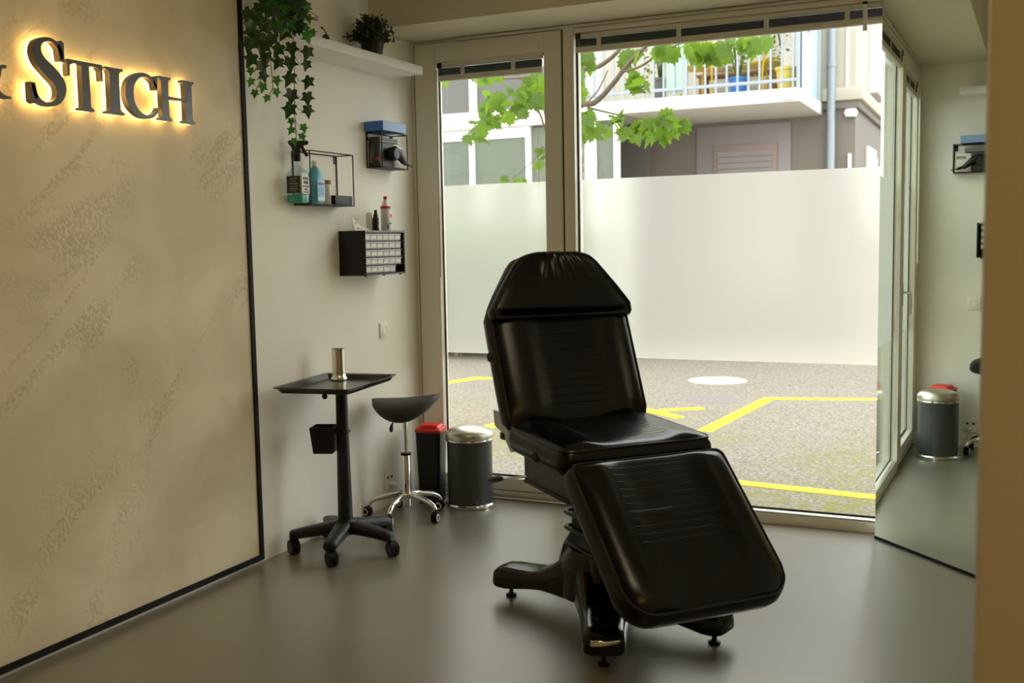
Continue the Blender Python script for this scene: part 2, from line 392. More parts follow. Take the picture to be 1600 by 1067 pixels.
tube('cord', [(.61, -.012, .02), (.61, -.012, -.6)], .0015, 'white', b1, 5)
b2 = blind('raised venetian blind across the top of the wide window', 1.012, X2-.072, 2.543, (.13, .56, 1.0, 1.38, 1.8), False)
box('white_tag', (1.452, -.022, -.03), (1.472, -.016, .092), 'white', b2, .001)
box('white_tag', (1.452, -.022, .092), (1.472, -.014, .105), 'gasket', b2, .001)

# ------------------------------------------------------------------ unseen lamps: one behind the viewer, panel and spots added for brightness
def ceiling_lamp(label, x, y, power, col, size=.16, rad=.09):
    t = thing('ceiling_lamp', label, 'lamp', (x, y, CEIL))
    lathe('housing', [(rad, 0), (rad, -.10), (rad-.012, -.105), (rad-.014, -.02), (0, -.02)], 'white', t)
    ld = bpy.data.lights.new('warm_bulb', 'AREA'); ld.shape = 'DISK'; ld.size = size; ld.energy = power; ld.color = col
    lo = bpy.data.objects.new('bulb', ld); COL.objects.link(lo); lo.parent = t; lo.location = (0, 0, -.108)
    return t
WC = (1.0, .84, .52)
def added_panel_lamp(label, x, y, power, col, a=.6):  # added out of view to lift the room's warm ambient light
    t = thing('added_light_panel', label, 'lamp', (x, y, CEIL))
    for lo, hi in (((-a/2-.03, -a/2-.03, -.05), (a/2+.03, -a/2, 0)), ((-a/2-.03, a/2, -.05), (a/2+.03, a/2+.03, 0)), ((-a/2-.03, -a/2, -.05), (-a/2, a/2, 0)), ((a/2, -a/2, -.05), (a/2+.03, a/2, 0))): box('frame_bar', lo, hi, 'white', t)
    ld = bpy.data.lights.new('added_warm_panel', 'AREA'); ld.shape = 'SQUARE'; ld.size = a; ld.energy = power; ld.color = col
    lo = bpy.data.objects.new('bulb', ld); COL.objects.link(lo); lo.parent = t; lo.location = (0, 0, -.045)
    return t
added_panel_lamp('unseen square light panel added to brighten the room', 2.65, 1.98, PANEL, WC)
def added_spot_lamp(label, x, y, target, power, col, cone=95):  # added out of view to wash the plaster panel with warm light
    t = thing('added_spotlight', label, 'lamp', (x, y, CEIL))
    tube('stem', [(0, 0, 0), (0, 0, -.06)], .01, 'white', t, 8)
    d = (Vector(target)-Vector((x, y, CEIL-.1))).normalized(); c = Vector((0, 0, -.10))
    lathe('lamp_head', [(.0, -.06), (.035, -.06), (.042, .04), (.038, .04), (.030, .0), (0, .0)], 'white', t, 20, c, d.to_track_quat('Z', 'Y').to_matrix())
    ld = bpy.data.lights.new('added_warm_spot', 'SPOT'); ld.energy = power; ld.color = col; ld.spot_size = math.radians(cone); ld.spot_blend = 1.0; ld.shadow_soft_size = .04
    lo = bpy.data.objects.new('bulb', ld); COL.objects.link(lo); lo.parent = t; lo.location = c+d*.03; lo.rotation_euler = d.to_track_quat('-Z', 'Y').to_euler()
    return t
added_spot_lamp('unseen spotlight added to brighten the plaster panel, nearer the viewer', 1.7, .5, (0, .9, 1.2), WASH, WC)
added_spot_lamp('unseen spotlight added to brighten the plaster panel, nearer the window', 1.7, 2.4, (0, 3.2, 1.2), WASH, WC)
ceiling_lamp('round white ceiling lamp behind the viewer', 4.1, -.3, BACK, (1.0, .56, .16))

# ------------------------------------------------------------------ treatment chair
CH = thing('treatment_chair', 'black vinyl reclining treatment chair with angled leg rest before the window', 'chair', (1.725, 3.736, 0), math.radians(-41.7))
def cushion(name, p0, p1, W, T, dome, parent, hfun=None, rows=None, ns=46, m='vinyl', flip=1, endcap=True):
    """boxed cushion: centre line p0->p1 in the chair's x-z plane, outline half-width W(t), boxing depth T, crowned front."""
    p0 = Vector((p0[0], 0, p0[1])); p1 = Vector((p1[0], 0, p1[1])); d = p1-p0; L = d.length; d.normalize()
    nrm = Vector((d.z, 0, -d.x))*flip                     # outward normal of the front face
    rows = rows or [i/44 for i in range(45)]
    bm = bmesh.new(); G = []
    for t in rows:
        row = []
        for j in range(ns+1):
            s = -1+2*j/ns; s = math.copysign(abs(s)**.85, s)
            e = (1-abs(s)**5)**.6*(1-abs(2*t-1)**7)**.6 if abs(s) < 1 and 0 < t < 1 else 0
            h = dome*e + (hfun(s, t)*min(1, e*1.6) if hfun else 0)
            row.append(bm.verts.new(p0 + d*(L*t) + Vector((0, 1, 0))*(W(t)*s) + nrm*h))
        G.append(row)
    for A, B in zip(G, G[1:]):
        for j in range(ns): bm.faces.new((A[j], A[j+1], B[j+1], B[j]))
    loop = G[0][:] + [r[-1] for r in G[1:]] + G[-1][-2::-1] + [r[0] for r in G[-2:0:-1]]
    c = sum((v.co for v in loop), Vector())/len(loop)
    levels = [(0, 0), (.15, .010), (.5, .016), (.85, .010), (1.0, 0)]
    prev = loop
    for k, bul in levels[1:]:
        new = []
        for v in loop:
            q = v.co - nrm*(T*k); o = (v.co-c); o = o-nrm*o.dot(nrm)
            new.append(bm.verts.new(q + (o.normalized()*(bul-.0) if o.length > 0 else o)))
        for i in range(len(loop)): bm.faces.new((prev[i], prev[(i+1) % len(loop)], new[(i+1) % len(loop)], new[i]))
        prev = new
    bm.faces.new(prev)
    path = [v.co.copy() + nrm*.002 for v in loop]
    o = fin(name, bm, m, parent, smooth=True, angle=60)
    # the seam cord
    pts = []
    for q in path:
        if not pts or (q-pts[-1]).length > .006: pts.append(q)
    tube('piping', pts, .0055, 'piping', o, 6, closed=True)
    return o, p0, d, L, nrm
def corner(W, r, L, bottom=True, top=True, rt=None):
    rt = rt or r
    def f(t):
        x = 0; 
        if bottom and t*L < r: q = (r-t*L)/r; x = r*(1-math.sqrt(max(0, 1-q*q)))
        if top and (1-t)*L < rt: q = (rt-(1-t)*L)/rt; x = max(x, rt*(1-math.sqrt(max(0, 1-q*q))))
        return W-x
    return f
def stitched(n, lo, hi, extra=12):
    ts = [0, .006, .015, .03, .05, .075] + [.1+.8*i/extra for i in range(extra+1)] + [.925, .95, .97, .985, .994, 1]
    for i in range(n):
        c = lo+(hi-lo)*i/(n-1); ts += [c-.010, c-.0045, c-.003, c-.0012, c, c+.0012, c+.003, c+.0045, c+.010]
    return sorted(set(round(t, 4) for t in ts))
def gmodel(n, lo, hi, bol, wch, dpt=.0014, ramp=.2):
    cs = [lo+(hi-lo)*i/(n-1) for i in range(n)]
    def h(s, t):
        a = abs(s)
        b = bol*math.exp(-((a-(wch+ramp))/ramp)**2) if a < wch+ramp else bol*math.exp(-((a-(wch+ramp))/.30)**2)
        g = 0
        if a < wch+.02:
            for c in cs:
                if abs(t-c) < .0029: g = -dpt*(1-abs(t-c)/.0029)
        return b+g
    return h
# seat
s_len = .50
seat, *_ = cushion('seat', (.275, .722), (-.215, .742), corner(.305, .05, s_len, True, True), .085, .018, CH, gmodel(12, .18, .86, .014, .50, .0024), stitched(12, .18, .86), flip=1)
# back rest, its board reaching up behind the head cushion
HB = [(0, .302), (.35, .25), (.58, .212), (.82, .172), (.92, .148), (.97, .122), (1, .085)]
def bw(t):
    z = t
    if z < .64: 
        r = .03; q = t*.69
        return .305 if t > .05 else .305-.012*(1-t/.05)
    return interp(HB, (z-.64)/.36)+.006
back, *_ = cushion('backrest', (-.195, .745), (-.470, 1.392), bw, .075, .014, CH, gmodel(12, .10, .60, .020, .42, .0013, .24), stitched(12, .10, .60), flip=1)
# head cushion with gathered creases at its top
CR = [(-.42, .9, .05), (-.16, 1.0, .05), (.08, .75, .045), (.30, .6, .05), (.5, .5, .05)]
def hh(s, t):
    f = max(0, (t-.45)/.55)
    lip = -.034*max(0, (.13-t)/.13)
    return lip + sum(.012*k*f*math.exp(-((s-c-.16*(1-t))/w_)**2) for c, k, w_ in CR) - .004*f
head, *_ = cushion('headrest', (-.318, 1.155), (-.392, 1.405), lambda t: interp(HB, max(0, (t-.16)/.84)) - (.006*(1-t/.04) if t < .04 else 0), .07, .016, CH, hh, [i/50 for i in range(51)], ns=70, flip=1)
# leg rest
lr0, lr1 = (.318, .688), (.742, .285)
legr, lp0, ld_, lL, ln = cushion('legrest', lr1, lr0, corner(.305, .10, .585, True, True, .03), .085, .020, CH,
        lambda s, t, g=gmodel(11, .42, .93, .016, .52): g(s, t) + .006*math.exp(-((s+.28)/.2)**2-((t-.60)/.018)**2), stitched(11, .42, .93), flip=1)
# button caps on the sides
def sidebutton(a, z, parent):
    lathe('button_cap', [(.0, .004), (.010, .004), (.012, .007), (.018, .006), (.020, .0), (.020, -.006)], 'plastic', parent, 18, (a, -.3185, z), Matrix.Rotation(PI/2, 3, 'X'))
sidebutton(.065, .673, CH); sidebutton(-.352, 1.0, CH)
# pale hinge brackets between seat and back
for sgn in (-1, 1):
    y0, y1 = sorted((sgn*.296, sgn*.312))
    bm = bmesh.new()
    prism_(bm, [(-.345, .79), (-.275, .79), (-.195, .70), (-.150, .655), (-.178, .648), (-.245, .70), (-.270, .715), (-.335, .728)], lambda p: Vector((p[0], y0, p[1])), lambda p: Vector((p[0], y1, p[1])))
    fin('hinge_bracket', bm, 'bracket', CH)
    box('hinge_cap', (-.275, y0-.004, .685), (-.235, y1+.004, .712), 'plastic', CH, .004)
# frame under the seat
bm = bmesh.new()
prism_(bm, [(-.188, .640), (.27, .640), (.30, .60), (.25, .515), (-.10, .520), (-.188, .528)], lambda p: Vector((p[0], -.25, p[1])), lambda p: Vector((p[0], .25, p[1])))
fin('seat_frame', bm, 'dark_metal', CH)
box('frame_lip', (-.188, -.256, .523), (.24, -.246, .535), 'plastic', CH, .002)
# swing arms carrying the leg rest
for y in (-.17, .17):
    tube('legrest_arm', [(.24, y, .56), (.36, y, .53), (.52, y, .385)], .016, 'dark_metal', CH, 8)
# lever
lv = tube('lever', [(-.16, -.25, .55), (-.22, -.262, .535), (-.385, -.268, .498)], .0045, 'steel', CH, 8)
tube('lever_grip', [(-.36, -.267, .503), (-.40, -.268, .495), (-.47, -.27, .478), (-.50, -.271, .470)], [.006, .013, .015, .010], 'plastic', lv, 10)
# lift column: folded parallelogram cover
def rrect(cx, cy, hx, hy, z, r=.03, n=4):
    out = []
    for qx, qy, a0 in ((1, 1, 0), (-1, 1, PI/2), (-1, -1, PI), (1, -1, 1.5*PI)):
        for k in range(n+1):
            a = a0+PI/2*k/n; out.append(Vector((cx+qx*(hx-r)+r*math.cos(a), cy+qy*(hy-r)+r*math.sin(a), z)))
    return out
bm = bmesh.new()
loft_(bm, [rrect(.0, 0, .17, .13, .20), rrect(.0, 0, .15, .12, .27), rrect(.02, 0, .125, .105, .34), rrect(.03, 0, .12, .105, .44), rrect(.03, 0, .15, .13, .52)])
fin('lift_column', bm, 'plastic_gloss', CH, smooth=True, angle=40)
for z in (.29, .35, .41, .47):
    tube('bellows_ring', rrect(.02, 0, .14, .12, z), .008, 'plastic', CH, 6, closed=True)
# moulded four-armed base
bs = None
def arm(a, b):
    e = Vector((a, b, 0)); L = e.length; u = e/L; n = Vector((-u.y, u.x, 0)); rings = []
    st = [(0, .285, .07, .135), (.07, .280, .07, .132), (.14, .245, .072, .125), (.20, .200, .076, .110), (.26, .163, .078, .098), (.32, .145, .07, .090), (.38, .140, .058, .085), (.45, .138, .045, .082), (.495, .132, .045, .078), (.515, .118, .05, .066), (.522, .09, .055, .05)]
    for r, zt, zb, hw in st:
        r = r*(L+.055)/.522; c = u*r; ring = []
        for k in range(20):
            a_ = 2*PI*k/20; cx = math.copysign(abs(math.cos(a_))**.45, math.cos(a_)); cz = math.copysign(abs(math.sin(a_))**.45, math.sin(a_))
            taper = 1-.16*(cz+1)/2
            ring.append(c + n*(hw*cx*taper) + Vector((0, 0, (zt+zb)/2+(zt-zb)/2*cz)))
        rings.append(ring)
    bm = bmesh.new(); loft_(bm, rings); return bm
for a, b in ((-.40, -.225), (.40, -.225), (.40, .225), (-.40, .225)):
    o = fin('base_arm', arm(a, b), 'plastic_gloss', CH, smooth=True, angle=50)
    u = Vector((a, b, 0)).normalized(); c = Vector((a, b, 0))
    lathe('levelling_foot', [(0, 0), (.022, 0), (.023, .008), (.010, .013), (.008, .03), (.014, .033), (.014, .045), (.008, .05), (.008, .07)], 'plastic', o, 16, c)
hubp = lathe('base_hub', [(.17, .10), (.175, .20), (.165, .25), (.14, .285), (0, .29)], 'plastic_gloss', CH, 28)
fp = tube('front_bumper', [(.445, -.30, .105), (.47, -.255, .11), (.475, -.21, .11)], [.012, .016, .012], 'chrome', CH, 10)

# ------------------------------------------------------------------ tray stand on wheels
TS = thing('instrument_tray_stand', 'black rolling instrument tray stand with five-star foot by the plaster panel', 'stand', (.264, 4.14, 0))
def star_arm(ang, r0, r1, z0, z1, w0, w1, h0, h1, m, parent, name='foot_arm'):
    u = Vector((math.cos(ang), math.sin(ang), 0)); n = Vector((-u.y, u.x, 0)); rings = []
    for t in (0, .15, .4, .7, .9, .97, 1.0):
        c = u*lerp(r0, r1, t); zz = lerp(z0, z1, t**1.4); hw = lerp(w0, w1, t); hh_ = lerp(h0, h1, t)
        if t == 1.0: hw *= .75; hh_ *= .7
        ring = []
        for k in range(12):
            a = 2*PI*k/12; cx = math.copysign(abs(math.cos(a))**.6, math.cos(a)); cz = math.copysign(abs(math.sin(a))**.6, math.sin(a))
            ring.append(c+n*(hw*cx)+Vector((0, 0, zz+hh_*cz)))
        rings.append(ring)
    bm = bmesh.new(); loft_(bm, rings); return fin(name, bm, m, parent, smooth=True, angle=45)
def caster(parent, c, ang, r, w, ring=None, mwheel='plastic'):
    """twin wheel caster below point c (wheel rests on the floor)"""
    t = Vector((math.cos(ang), math.sin(ang), 0)); n = Vector((-t.y, t.x, 0)); cc = Vector((c[0], c[1], r)) + t*(r*.45)
    bm = bmesh.new()
    M = Matrix((t, Vector((0, 0, 1)), n)).transposed()
    for s in (-1, 1):
        lathe_(bm, [(0, -w*.42), (r*.86, -w*.42), (r, -w*.28), (r, w*.28), (r*.86, w*.42), (0, w*.42)], 22, cc+n*(s*w*.5), M)
    o = fin('caster', bm, mwheel, parent, smooth=True, angle=35)
    if ring:
        for s in (-1, 1):
            q = cc+n*(s*w*.93)
            tube('hub_ring', [q+(t*math.cos(2*PI*k/18)+Vector((0, 0, math.sin(2*PI*k/18))))*r*.62 for k in range(18)], r*.11, ring, o, 6, closed=True)
    bm = bmesh.new(); H = []
    for k in range(9):                                        # hood over the wheels
        a = math.radians(-10+k*22); H.append(cc+(t*-math.cos(a)+Vector((0, 0, math.sin(a))))*(r*1.10))
    for A, B in zip(H, H[1:]):
        vs_ = [bm.verts.new(p) for p in (A-n*w*.8, A+n*w*.8, B+n*w*.8, B-n*w*.8)]; bm.faces.new(vs_)
    bmesh.ops.solidify(bm, geom=bm.faces[:], thickness=.004)
    fin('hood', bm, 'plastic', o)
    tube('swivel_pin', [(c[0], c[1], r*1.4), (c[0], c[1], c[2])], r*.22, 'plastic', o, 10)
    return o
A0 = math.radians(287)
for k in range(5):
    a = A0+k*2*PI/5; star_arm(a, .0, .265, .118, .088, .046, .030, .032, .021, 'plastic', TS)
    caster(TS, (.252*math.cos(a), .252*math.sin(a), .09), a+(.7, -.5, 1.4, .3, 2.0)[k], .034, .024)
lathe('hub', [(.06, .085), (.062, .12), (.05, .145), (.036, .155), (0, .156)], 'plastic', TS, 24)
lathe('column', [(.036, .14), (.0335, .30), (.029, .55), (.0275, .79), (0, .79)], 'plastic', TS, 24)
box('tray_holder', (-.05, -.10, .778), (.05, .10, .790), 'plastic', TS, .003)
kn = tube('clamp_knob', [(-.035, -.085, .782), (-.035, -.085, .762)], .008, 'plastic', TS, 10)
lathe('knob_wing', [(0, 0), (.009, .002), (.014, .014), (.010, .024), (0, .026)], 'plastic', kn, 10, (-.035, -.085, .738))
# small bucket hung on the column
bk = thing('hanging_bucket', 'small black square bucket hanging on the tray stand column', 'bucket', (.264, 4.14, .475), math.radians(200))
bm = bmesh.new()
def sq(h, z, cx): return [Vector((cx+x*h, y*h, z)) for x, y in ((-1, -1), (1, -1), (1, 1), (-1, 1))]
loft_(bm, [sq(.046, 0, .087), sq(.058, .125, .087), sq(.054, .125, .087), sq(.044, .006, .087)], caps=False)
bm.faces.new([bm.verts.new(p) for p in sq(.046, 0, .087)]); bm.faces.new([bm.verts.new(p) for p in sq(.044, .006, .087)])
fin('bucket_body', bm, 'plastic', bk)
tube('clip_ring', [(.034*math.cos(2*PI*k/20), .034*math.sin(2*PI*k/20), .10) for k in range(20)], .005, 'plastic', bk, 6, closed=True)
# tray
TR = thing('instrument_tray', 'black shallow rectangular tray on top of the rolling stand', 'tray', (.252, 4.128, .790), math.radians(8.6))
def rr2(hx, hy, z, r=.02): return rrect(0, 0, hx, hy, z, r, 4)
bm = bmesh.new()
loft_(bm, [rr2(.168, .252, .0), rr2(.180, .264, .018), rr2(.192, .278, .024), rr2(.192, .278, .028), rr2(.178, .262, .024), rr2(.164, .248, .004)], caps=False)
bm.faces.new([bm.verts.new(p) for p in rr2(.168, .252, .0)]); bm.faces.new([bm.verts.new(p) for p in rr2(.164, .248, .004)])
bmesh.ops.remove_doubles(bm, verts=bm.verts, dist=.0002)
fin('tray_body', bm, mat('tray_lacquer', (.012, .012, .012), .22, var=.1), TR, smooth=True, angle=30)
cp = atZ(530, 593, .795)
cup = lathe('steel_cup', [(0, 0), (.042, 0), (.043, .006), (.038, .012), (.0335, .020), (.0325, .03), (.0325, .148), (.0345, .150), (.0345, .154), (.031, .154), (.031, .012), (0, .011)], 'steel', None, 32, loc=(cp.x, cp.y, .7945))
tag(cup, 'tall polished steel cup standing on the black tray', 'cup')

# ------------------------------------------------------------------ saddle stool
ST = thing('saddle_stool', 'black saddle stool with chrome five-star base near the window corner', 'stool', (.22, 4.79, 0))
A1 = math.radians(274)
for k in range(5):
    a = A1+k*2*PI/5; u = Vector((math.cos(a), math.sin(a), 0))
    P = catmull([u*.0+Vector((0, 0, .108)), u*.05+Vector((0, 0, .118)), u*.13+Vector((0, 0, .105)), u*.185+Vector((0, 0, .088)), u*.208+Vector((0, 0, .062))], 5)
    tube('foot_arm', P, [.017-.006*i/len(P) for i in range(len(P))], 'chrome', ST, 12)
    caster(ST, (u.x*.208, u.y*.208, .062), a+(.4, -1.2, 2.2, .9, -.6)[k], .026, .018, 'whitepl')
lathe('gas_cylinder', [(.020, .055), (.024, .06), (.025, .09), (.0255, .335), (.022, .342), (0, .342)], 'chrome', ST, 24)
lathe('collar', [(.0275, .333), (.0275, .345), (.016, .348), (0, .348)], 'plastic', ST, 24)
lathe('piston', [(.0135, .34), (.0135, .53), (0, .53)], 'chrome', ST, 20)
lv2 = tube('height_lever', [(0, 0, .525), (-.05, -.035, .515), (-.058, -.042, .495)], .005, 'plastic', ST, 8)
tube('lever_grip', [(-.056, -.040, .502), (-.060, -.044, .48), (-.060, -.044, .462)], [.006, .011, .009], 'plastic', lv2, 10)
bm = bmesh.new(); rings = []
yd = math.radians(18); ul = Vector((math.cos(yd), math.sin(yd), 0)); nl = Vector((-ul.y, ul.x, 0))
for i in range(25):
    l = -1+2*i/24; lc = max(-.999, min(.999, l)); wv = .165*(1-abs(lc)**2.2)**.6+.004
    zt = .628 + .012*abs(l)**2 + .012*l + .010; zb = .520 + .112*abs(l)**2.0 + .014*l
    if zb > zt-.008: zb = zt-.008
    ring = []
    for k in range(28):
        a = 2*PI*k/28; ca, sa = math.cos(a), math.sin(a)
        if sa >= 0: z = zb+(zt-zb)*(.30+.70*abs(sa)**.75)
        else: z = zb+(zt-zb)*.30*(1-abs(sa)**.6)
        ring.append(ul*(.183*l+.008)+nl*(wv*math.copysign(abs(ca)**.8, ca))+Vector((0, 0, z)))
    rings.append(ring)
loft_(bm, rings); fin('saddle_seat', bm, mat('matt_black_leather', (.016, .015, .014), .5, bump=.08, bscale=300), ST, smooth=True, angle=70)

# ------------------------------------------------------------------ bins
PB = thing('pedal_bin', 'graphite pedal bin with satin steel domed lid in front of the window', 'bin', (.425, 5.135, 0), math.radians(-55))
lathe('base_ring', [(.130, 0), (.139, .003), (.140, .016), (.134, .022), (.128, .022)], 'chrome', PB, 40)
lathe('body', [(.124, .018), (.125, .05), (.125, .385), (.126, .39), (0, .39)], 'bin', PB, 40)
lathe('lid', [(.129, .372), (.131, .376), (.131, .400), (.128, .412), (.112, .428), (.075, .441), (.03, .447), (0, .448)], mat('brushed_lid', (.62, .59, .50), .36, metal=1), PB, 40)
lathe('lid_seam', [(.1315, .369), (.1325, .372), (.1325, .376), (.1315, .378)], 'chrome', PB, 40)
pd = tube('pedal', [(.118, -.02, .012), (.165, -.02, .022), (.175, -.012, .024), (.175, .012, .024), (.165, .02, .022), (.118, .02, .012)], .004, 'chrome', PB, 8)
RB = thing('sharps_bin', 'narrow black waste bin with bright red lid behind the stool', 'bin', (.185, 5.13, 0), math.radians(12))
bm = bmesh.new(); loft_(bm, [rrect(0, 0, .060, .065, 0, .02), rrect(0, 0, .066, .07, .2, .02), rrect(0, 0, .072, .076, .405, .02)]); fin('body', bm, 'plastic', RB, smooth=True, angle=40)
bm = bmesh.new(); loft_(bm, [rrect(0, 0, .076, .080, .404, .022), rrect(0, 0, .077, .081, .418, .022), rrect(0, 0, .070, .074, .426, .02)]); lid = fin('lid', bm, 'red', RB, smooth=True, angle=40)
bm = bmesh.new(); loft_(bm, [rrect(.0, 0, .060, .062, .427, .02), rrect(0, 0, .055, .057, .442, .02), rrect(0, 0, .045, .047, .444, .02)]); fin('lid_hatch', bm, 'red', lid, smooth=True, angle=40)

# ------------------------------------------------------------------ switch, socket, plug
sw = thing('light_switch', 'square cream wall socket with round insert halfway up the wall', 'switch', (0, 4.957, .982))
box('plate', (0, -.043, -.043), (.008, .043, .043), 'whitepl', sw, .003)
tube('round_insert', [(.0085, .021*math.cos(2*PI*k/24), .021*math.sin(2*PI*k/24)) for k in range(24)], .002, 'whitepl', sw, 6, closed=True)
so = thing('wall_outlet', 'square cream power outlet low on the wall behind the stool', 'outlet', (0, 4.962, .143))
box('plate', (0, -.046, -.046), (.009, .046, .046), 'whitepl', so, .003)
for y, z in ((-.02, .018), (.02, .018), (0, -.02)):
    box('socket_hole', (.0085, y-.009, z-.007), (.0096, y+.009, z+.007), 'gasket', so)
pl = thing('power_plug', 'pale plug with thin cable in the low wall outlet', 'plug', (.0098, 4.962, .123))
tube('plug_body', [(0, 0, 0), (.02, 0, 0), (.05, .0, -.004)], [.014, .013, .007], 'whitepl', pl, 10)
tube('cable', catmull([(.045, 0, -.004), (.08, .01, -.02), (.085, .04, -.09), (.05, .10, -.115), (.02, .20, -.117)], 6), .0035, 'whitepl', pl, 6)

# ------------------------------------------------------------------ illuminated sign letters
def letter_polys(ch):
    def rect(x0, y0, x1, y1): return [(x0, y0), (x1, y0), (x1, y1), (x0, y1)]
    def stroke(P, Wd, per=6):
        C = catmull([(x, y, w_) for (x, y), w_ in zip(P, Wd)], per); Lf, Rt = [], []
        for i, p in enumerate(C):
            a = C[max(i-1, 0)]; b = C[min(i+1, len(C)-1)]; t = Vector((b.x-a.x, b.y-a.y)); t.normalize(); n = Vector((-t.y, t.x)); h = p.z/2
            Lf.append((p.x+n.x*h, p.y+n.y*h)); Rt.append((p.x-n.x*h, p.y-n.y*h))
        return [('strip', Lf, Rt)]
    def serif_stem(x, w_, s):
        return [(x-w_/2-s, 0), (x+w_/2+s, 0), (x+w_/2+s, .045), (x+w_/2+.02, .075), (x+w_/2, .13), (x+w_/2, .87), (x+w_/2+.02, .925), (x+w_/2+s, .955), (x+w_/2+s, 1), (x-w_/2-s, 1), (x-w_/2-s, .955), (x-w_/2-.02, .925), (x-w_/2, .87), (x-w_/2, .13), (x-w_/2-.02, .075), (x-w_/2-s, .045)]
    if ch == 'I': return [serif_stem(.18, .20, .085)]
    if ch == 'H': return [serif_stem(.17, .19, .075), serif_stem(.86, .19, .075), rect(.25, .50, .78, .565)]
    if ch == 'T':
        return [[(.27, 0), (.64, 0), (.64, .045), (.57, .075), (.555, .13), (.555, .93), (.78, .93), (.85, .87), (.86, .66), (.91, .66), (.905, 1.0), (.0, 1.0), (.0, .66), (.05, .66), (.06, .87), (.13, .93), (.355, .93), (.355, .13), (.34, .075), (.27, .045)]]
    if ch == 'C':
        P = [(.86, .70), (.78, .86), (.60, .955), (.38, .915), (.20, .74), (.145, .5), (.20, .26), (.38, .085), (.60, .045), (.80, .13), (.90, .28)]
        Wd = [.04, .075, .075, .12, .18, .21, .18, .12, .075, .065, .03]
        return stroke(P, Wd) + [[(.80, .66), (.88, .66), (.90, .98), (.85, .98), (.78, .90)]]
    if ch == 'S':
        P = [(.50, .72), (.47, .86), (.38, .955), (.27, .96), (.165, .89), (.135, .76), (.19, .63), (.32, .505), (.435, .375), (.46, .24), (.40, .10), (.27, .035), (.155, .06), (.085, .15), (.05, .30)]
        Wd = [.03, .06, .055, .06, .10, .135, .17, .19, .175, .14, .09, .06, .06, .06, .03]
        return stroke(P, Wd) + [[(.455, .68), (.535, .68), (.535, .955), (.50, .985), (.44, .90)], [(.01, .32), (.085, .32), (.11, .12), (.05, .02), (.01, .05)]]
    if ch == '&':
        P = [(.98, .03), (.84, .03), (.70, .12), (.48, .42), (.32, .66), (.30, .84), (.42, .95), (.54, .86), (.52, .70), (.34, .54), (.16, .38), (.12, .20), (.24, .06), (.44, .03), (.62, .12), (.76, .32), (.82, .52), (.92, .54)]
        Wd = [.03, .07, .12, .14, .12, .09, .06, .08, .07, .08, .12, .14, .12, .07, .06, .05, .05, .05]
        return stroke(P, Wd)
SG = thing('illuminated_sign', 'backlit dark metal lettering on the plaster panel', 'sign', (0, 2.64, 1.955))
SX0, SX1, SXL = .040, .066, .030
def add_letter(ch, y0, y1, z0, h):
    polys = letter_polys(ch)
    xs = [p[0] for q in polys for p in (q if not isinstance(q, tuple) else q[1]+q[2])]; mn, mx_ = min(xs), max(xs)
    ky = (y1-y0)/(mx_-mn)
    def at(p, X): return Vector((X, y0+(p[0]-mn)*ky-2.64, z0+p[1]*h-1.955))
    def build(bm, Xa, Xb, sh=1):
        for q in polys:
            if isinstance(q, tuple):
                _, Lf, Rt = q
                rings = [[at(a, Xa), at(b, Xa), at(b, Xb), at(a, Xb)] for a, b in zip(Lf, Rt)]
                loft_(bm, rings)
            else: prism_(bm, q, lambda p: at(p, Xa), lambda p: at(p, Xb))
    bm = bmesh.new(); build(bm, SX0, SX1); o = fin('letter', bm, 'sign_face', SG)
    bm = bmesh.new(); build(bm, SXL, SX0-.0005); e = fin('light_strip', bm, 'led', o); e['label'] = 'glowing warm light strip behind the letter'
    pts_ = [p for q in polys for p in (q if not isinstance(q, tuple) else q[1][:1]+q[1][-1:])]
    for q in ({'S': [(.19, .63), (.44, .37)], 'T': [(.455, .2), (.455, .8)], 'I': [(.18, .2), (.18, .8)], 'C': [(.145, .5)], 'H': [(.17, .5), (.86, .5)], '&': [(.48, .42)]}[ch]):
        a_ = at(q, .0148); b_ = at(q, SXL); tube('mounting_pin', [a_, b_], .004, 'black_trim', o, 8)
    return o
add_letter('&', 2.36, 2.557, 1.957, .195)
add_letter('S', 2.635, 2.790, 1.949, .240)
add_letter('T', 2.800, 2.962, 1.953, .174)
add_letter('I', 2.975, 3.062, 1.955, .170)
add_letter('C', 3.070, 3.245, 1.953, .174)
add_letter('H', 3.248, 3.447, 1.957, .170)

# ------------------------------------------------------------------ white shelf and what stands on it
SHX, SHZ0, SHZ1 = .232, 2.358, 2.402
sh = box('wall_shelf', (0, 3.90, SHZ0), (SHX, 5.058, SHZ1), 'white', None, .002)
tag(sh, 'long white floating shelf high on the wall under the ivy', 'shelf')
# ivy
def leafmesh(name, pts, m, fold=.18, droop=.25):
    bm = bmesh.new(); c = bm.verts.new((0, .10, 0)); V = []
    for x, y in pts: V.append(bm.verts.new((x, y, -fold*abs(x)-droop*y*y*.6)))
    n = len(V)
    for k in range(n): bm.faces.new((c, V[k], V[(k+1) % n]))
    me = bpy.data.meshes.new(name); bm.to_mesh(me); bm.free(); me.materials.append(MT[m]); return me
IVY = [(0, -.34), (.14, -.46), (.36, -.40), (.30, -.20), (.34, -.08), (.56, .10), (.38, .12), (.22, .18), (.15, .34), (0, .66), (-.15, .34), (-.22, .18), (-.38, .12), (-.56, .10), (-.34, -.08), (-.30, -.20), (-.36, -.40), (-.14, -.46)]
iv = thing('hanging_ivy', 'trailing ivy plant spilling over the near end of the white shelf', 'plant', (.15, 4.05, SHZ1))
lathe('pot', [(0, 0), (.048, 0), (.060, .11), (.064, .11), (.064, .125), (.056, .125), (.05, .10), (0, .10)], 'white', iv, 24)
ivd = leafmesh('ivy_leaf', IVY, 'ivy_dark'); ivl = leafmesh('ivy_leaf', IVY, 'ivy_light')
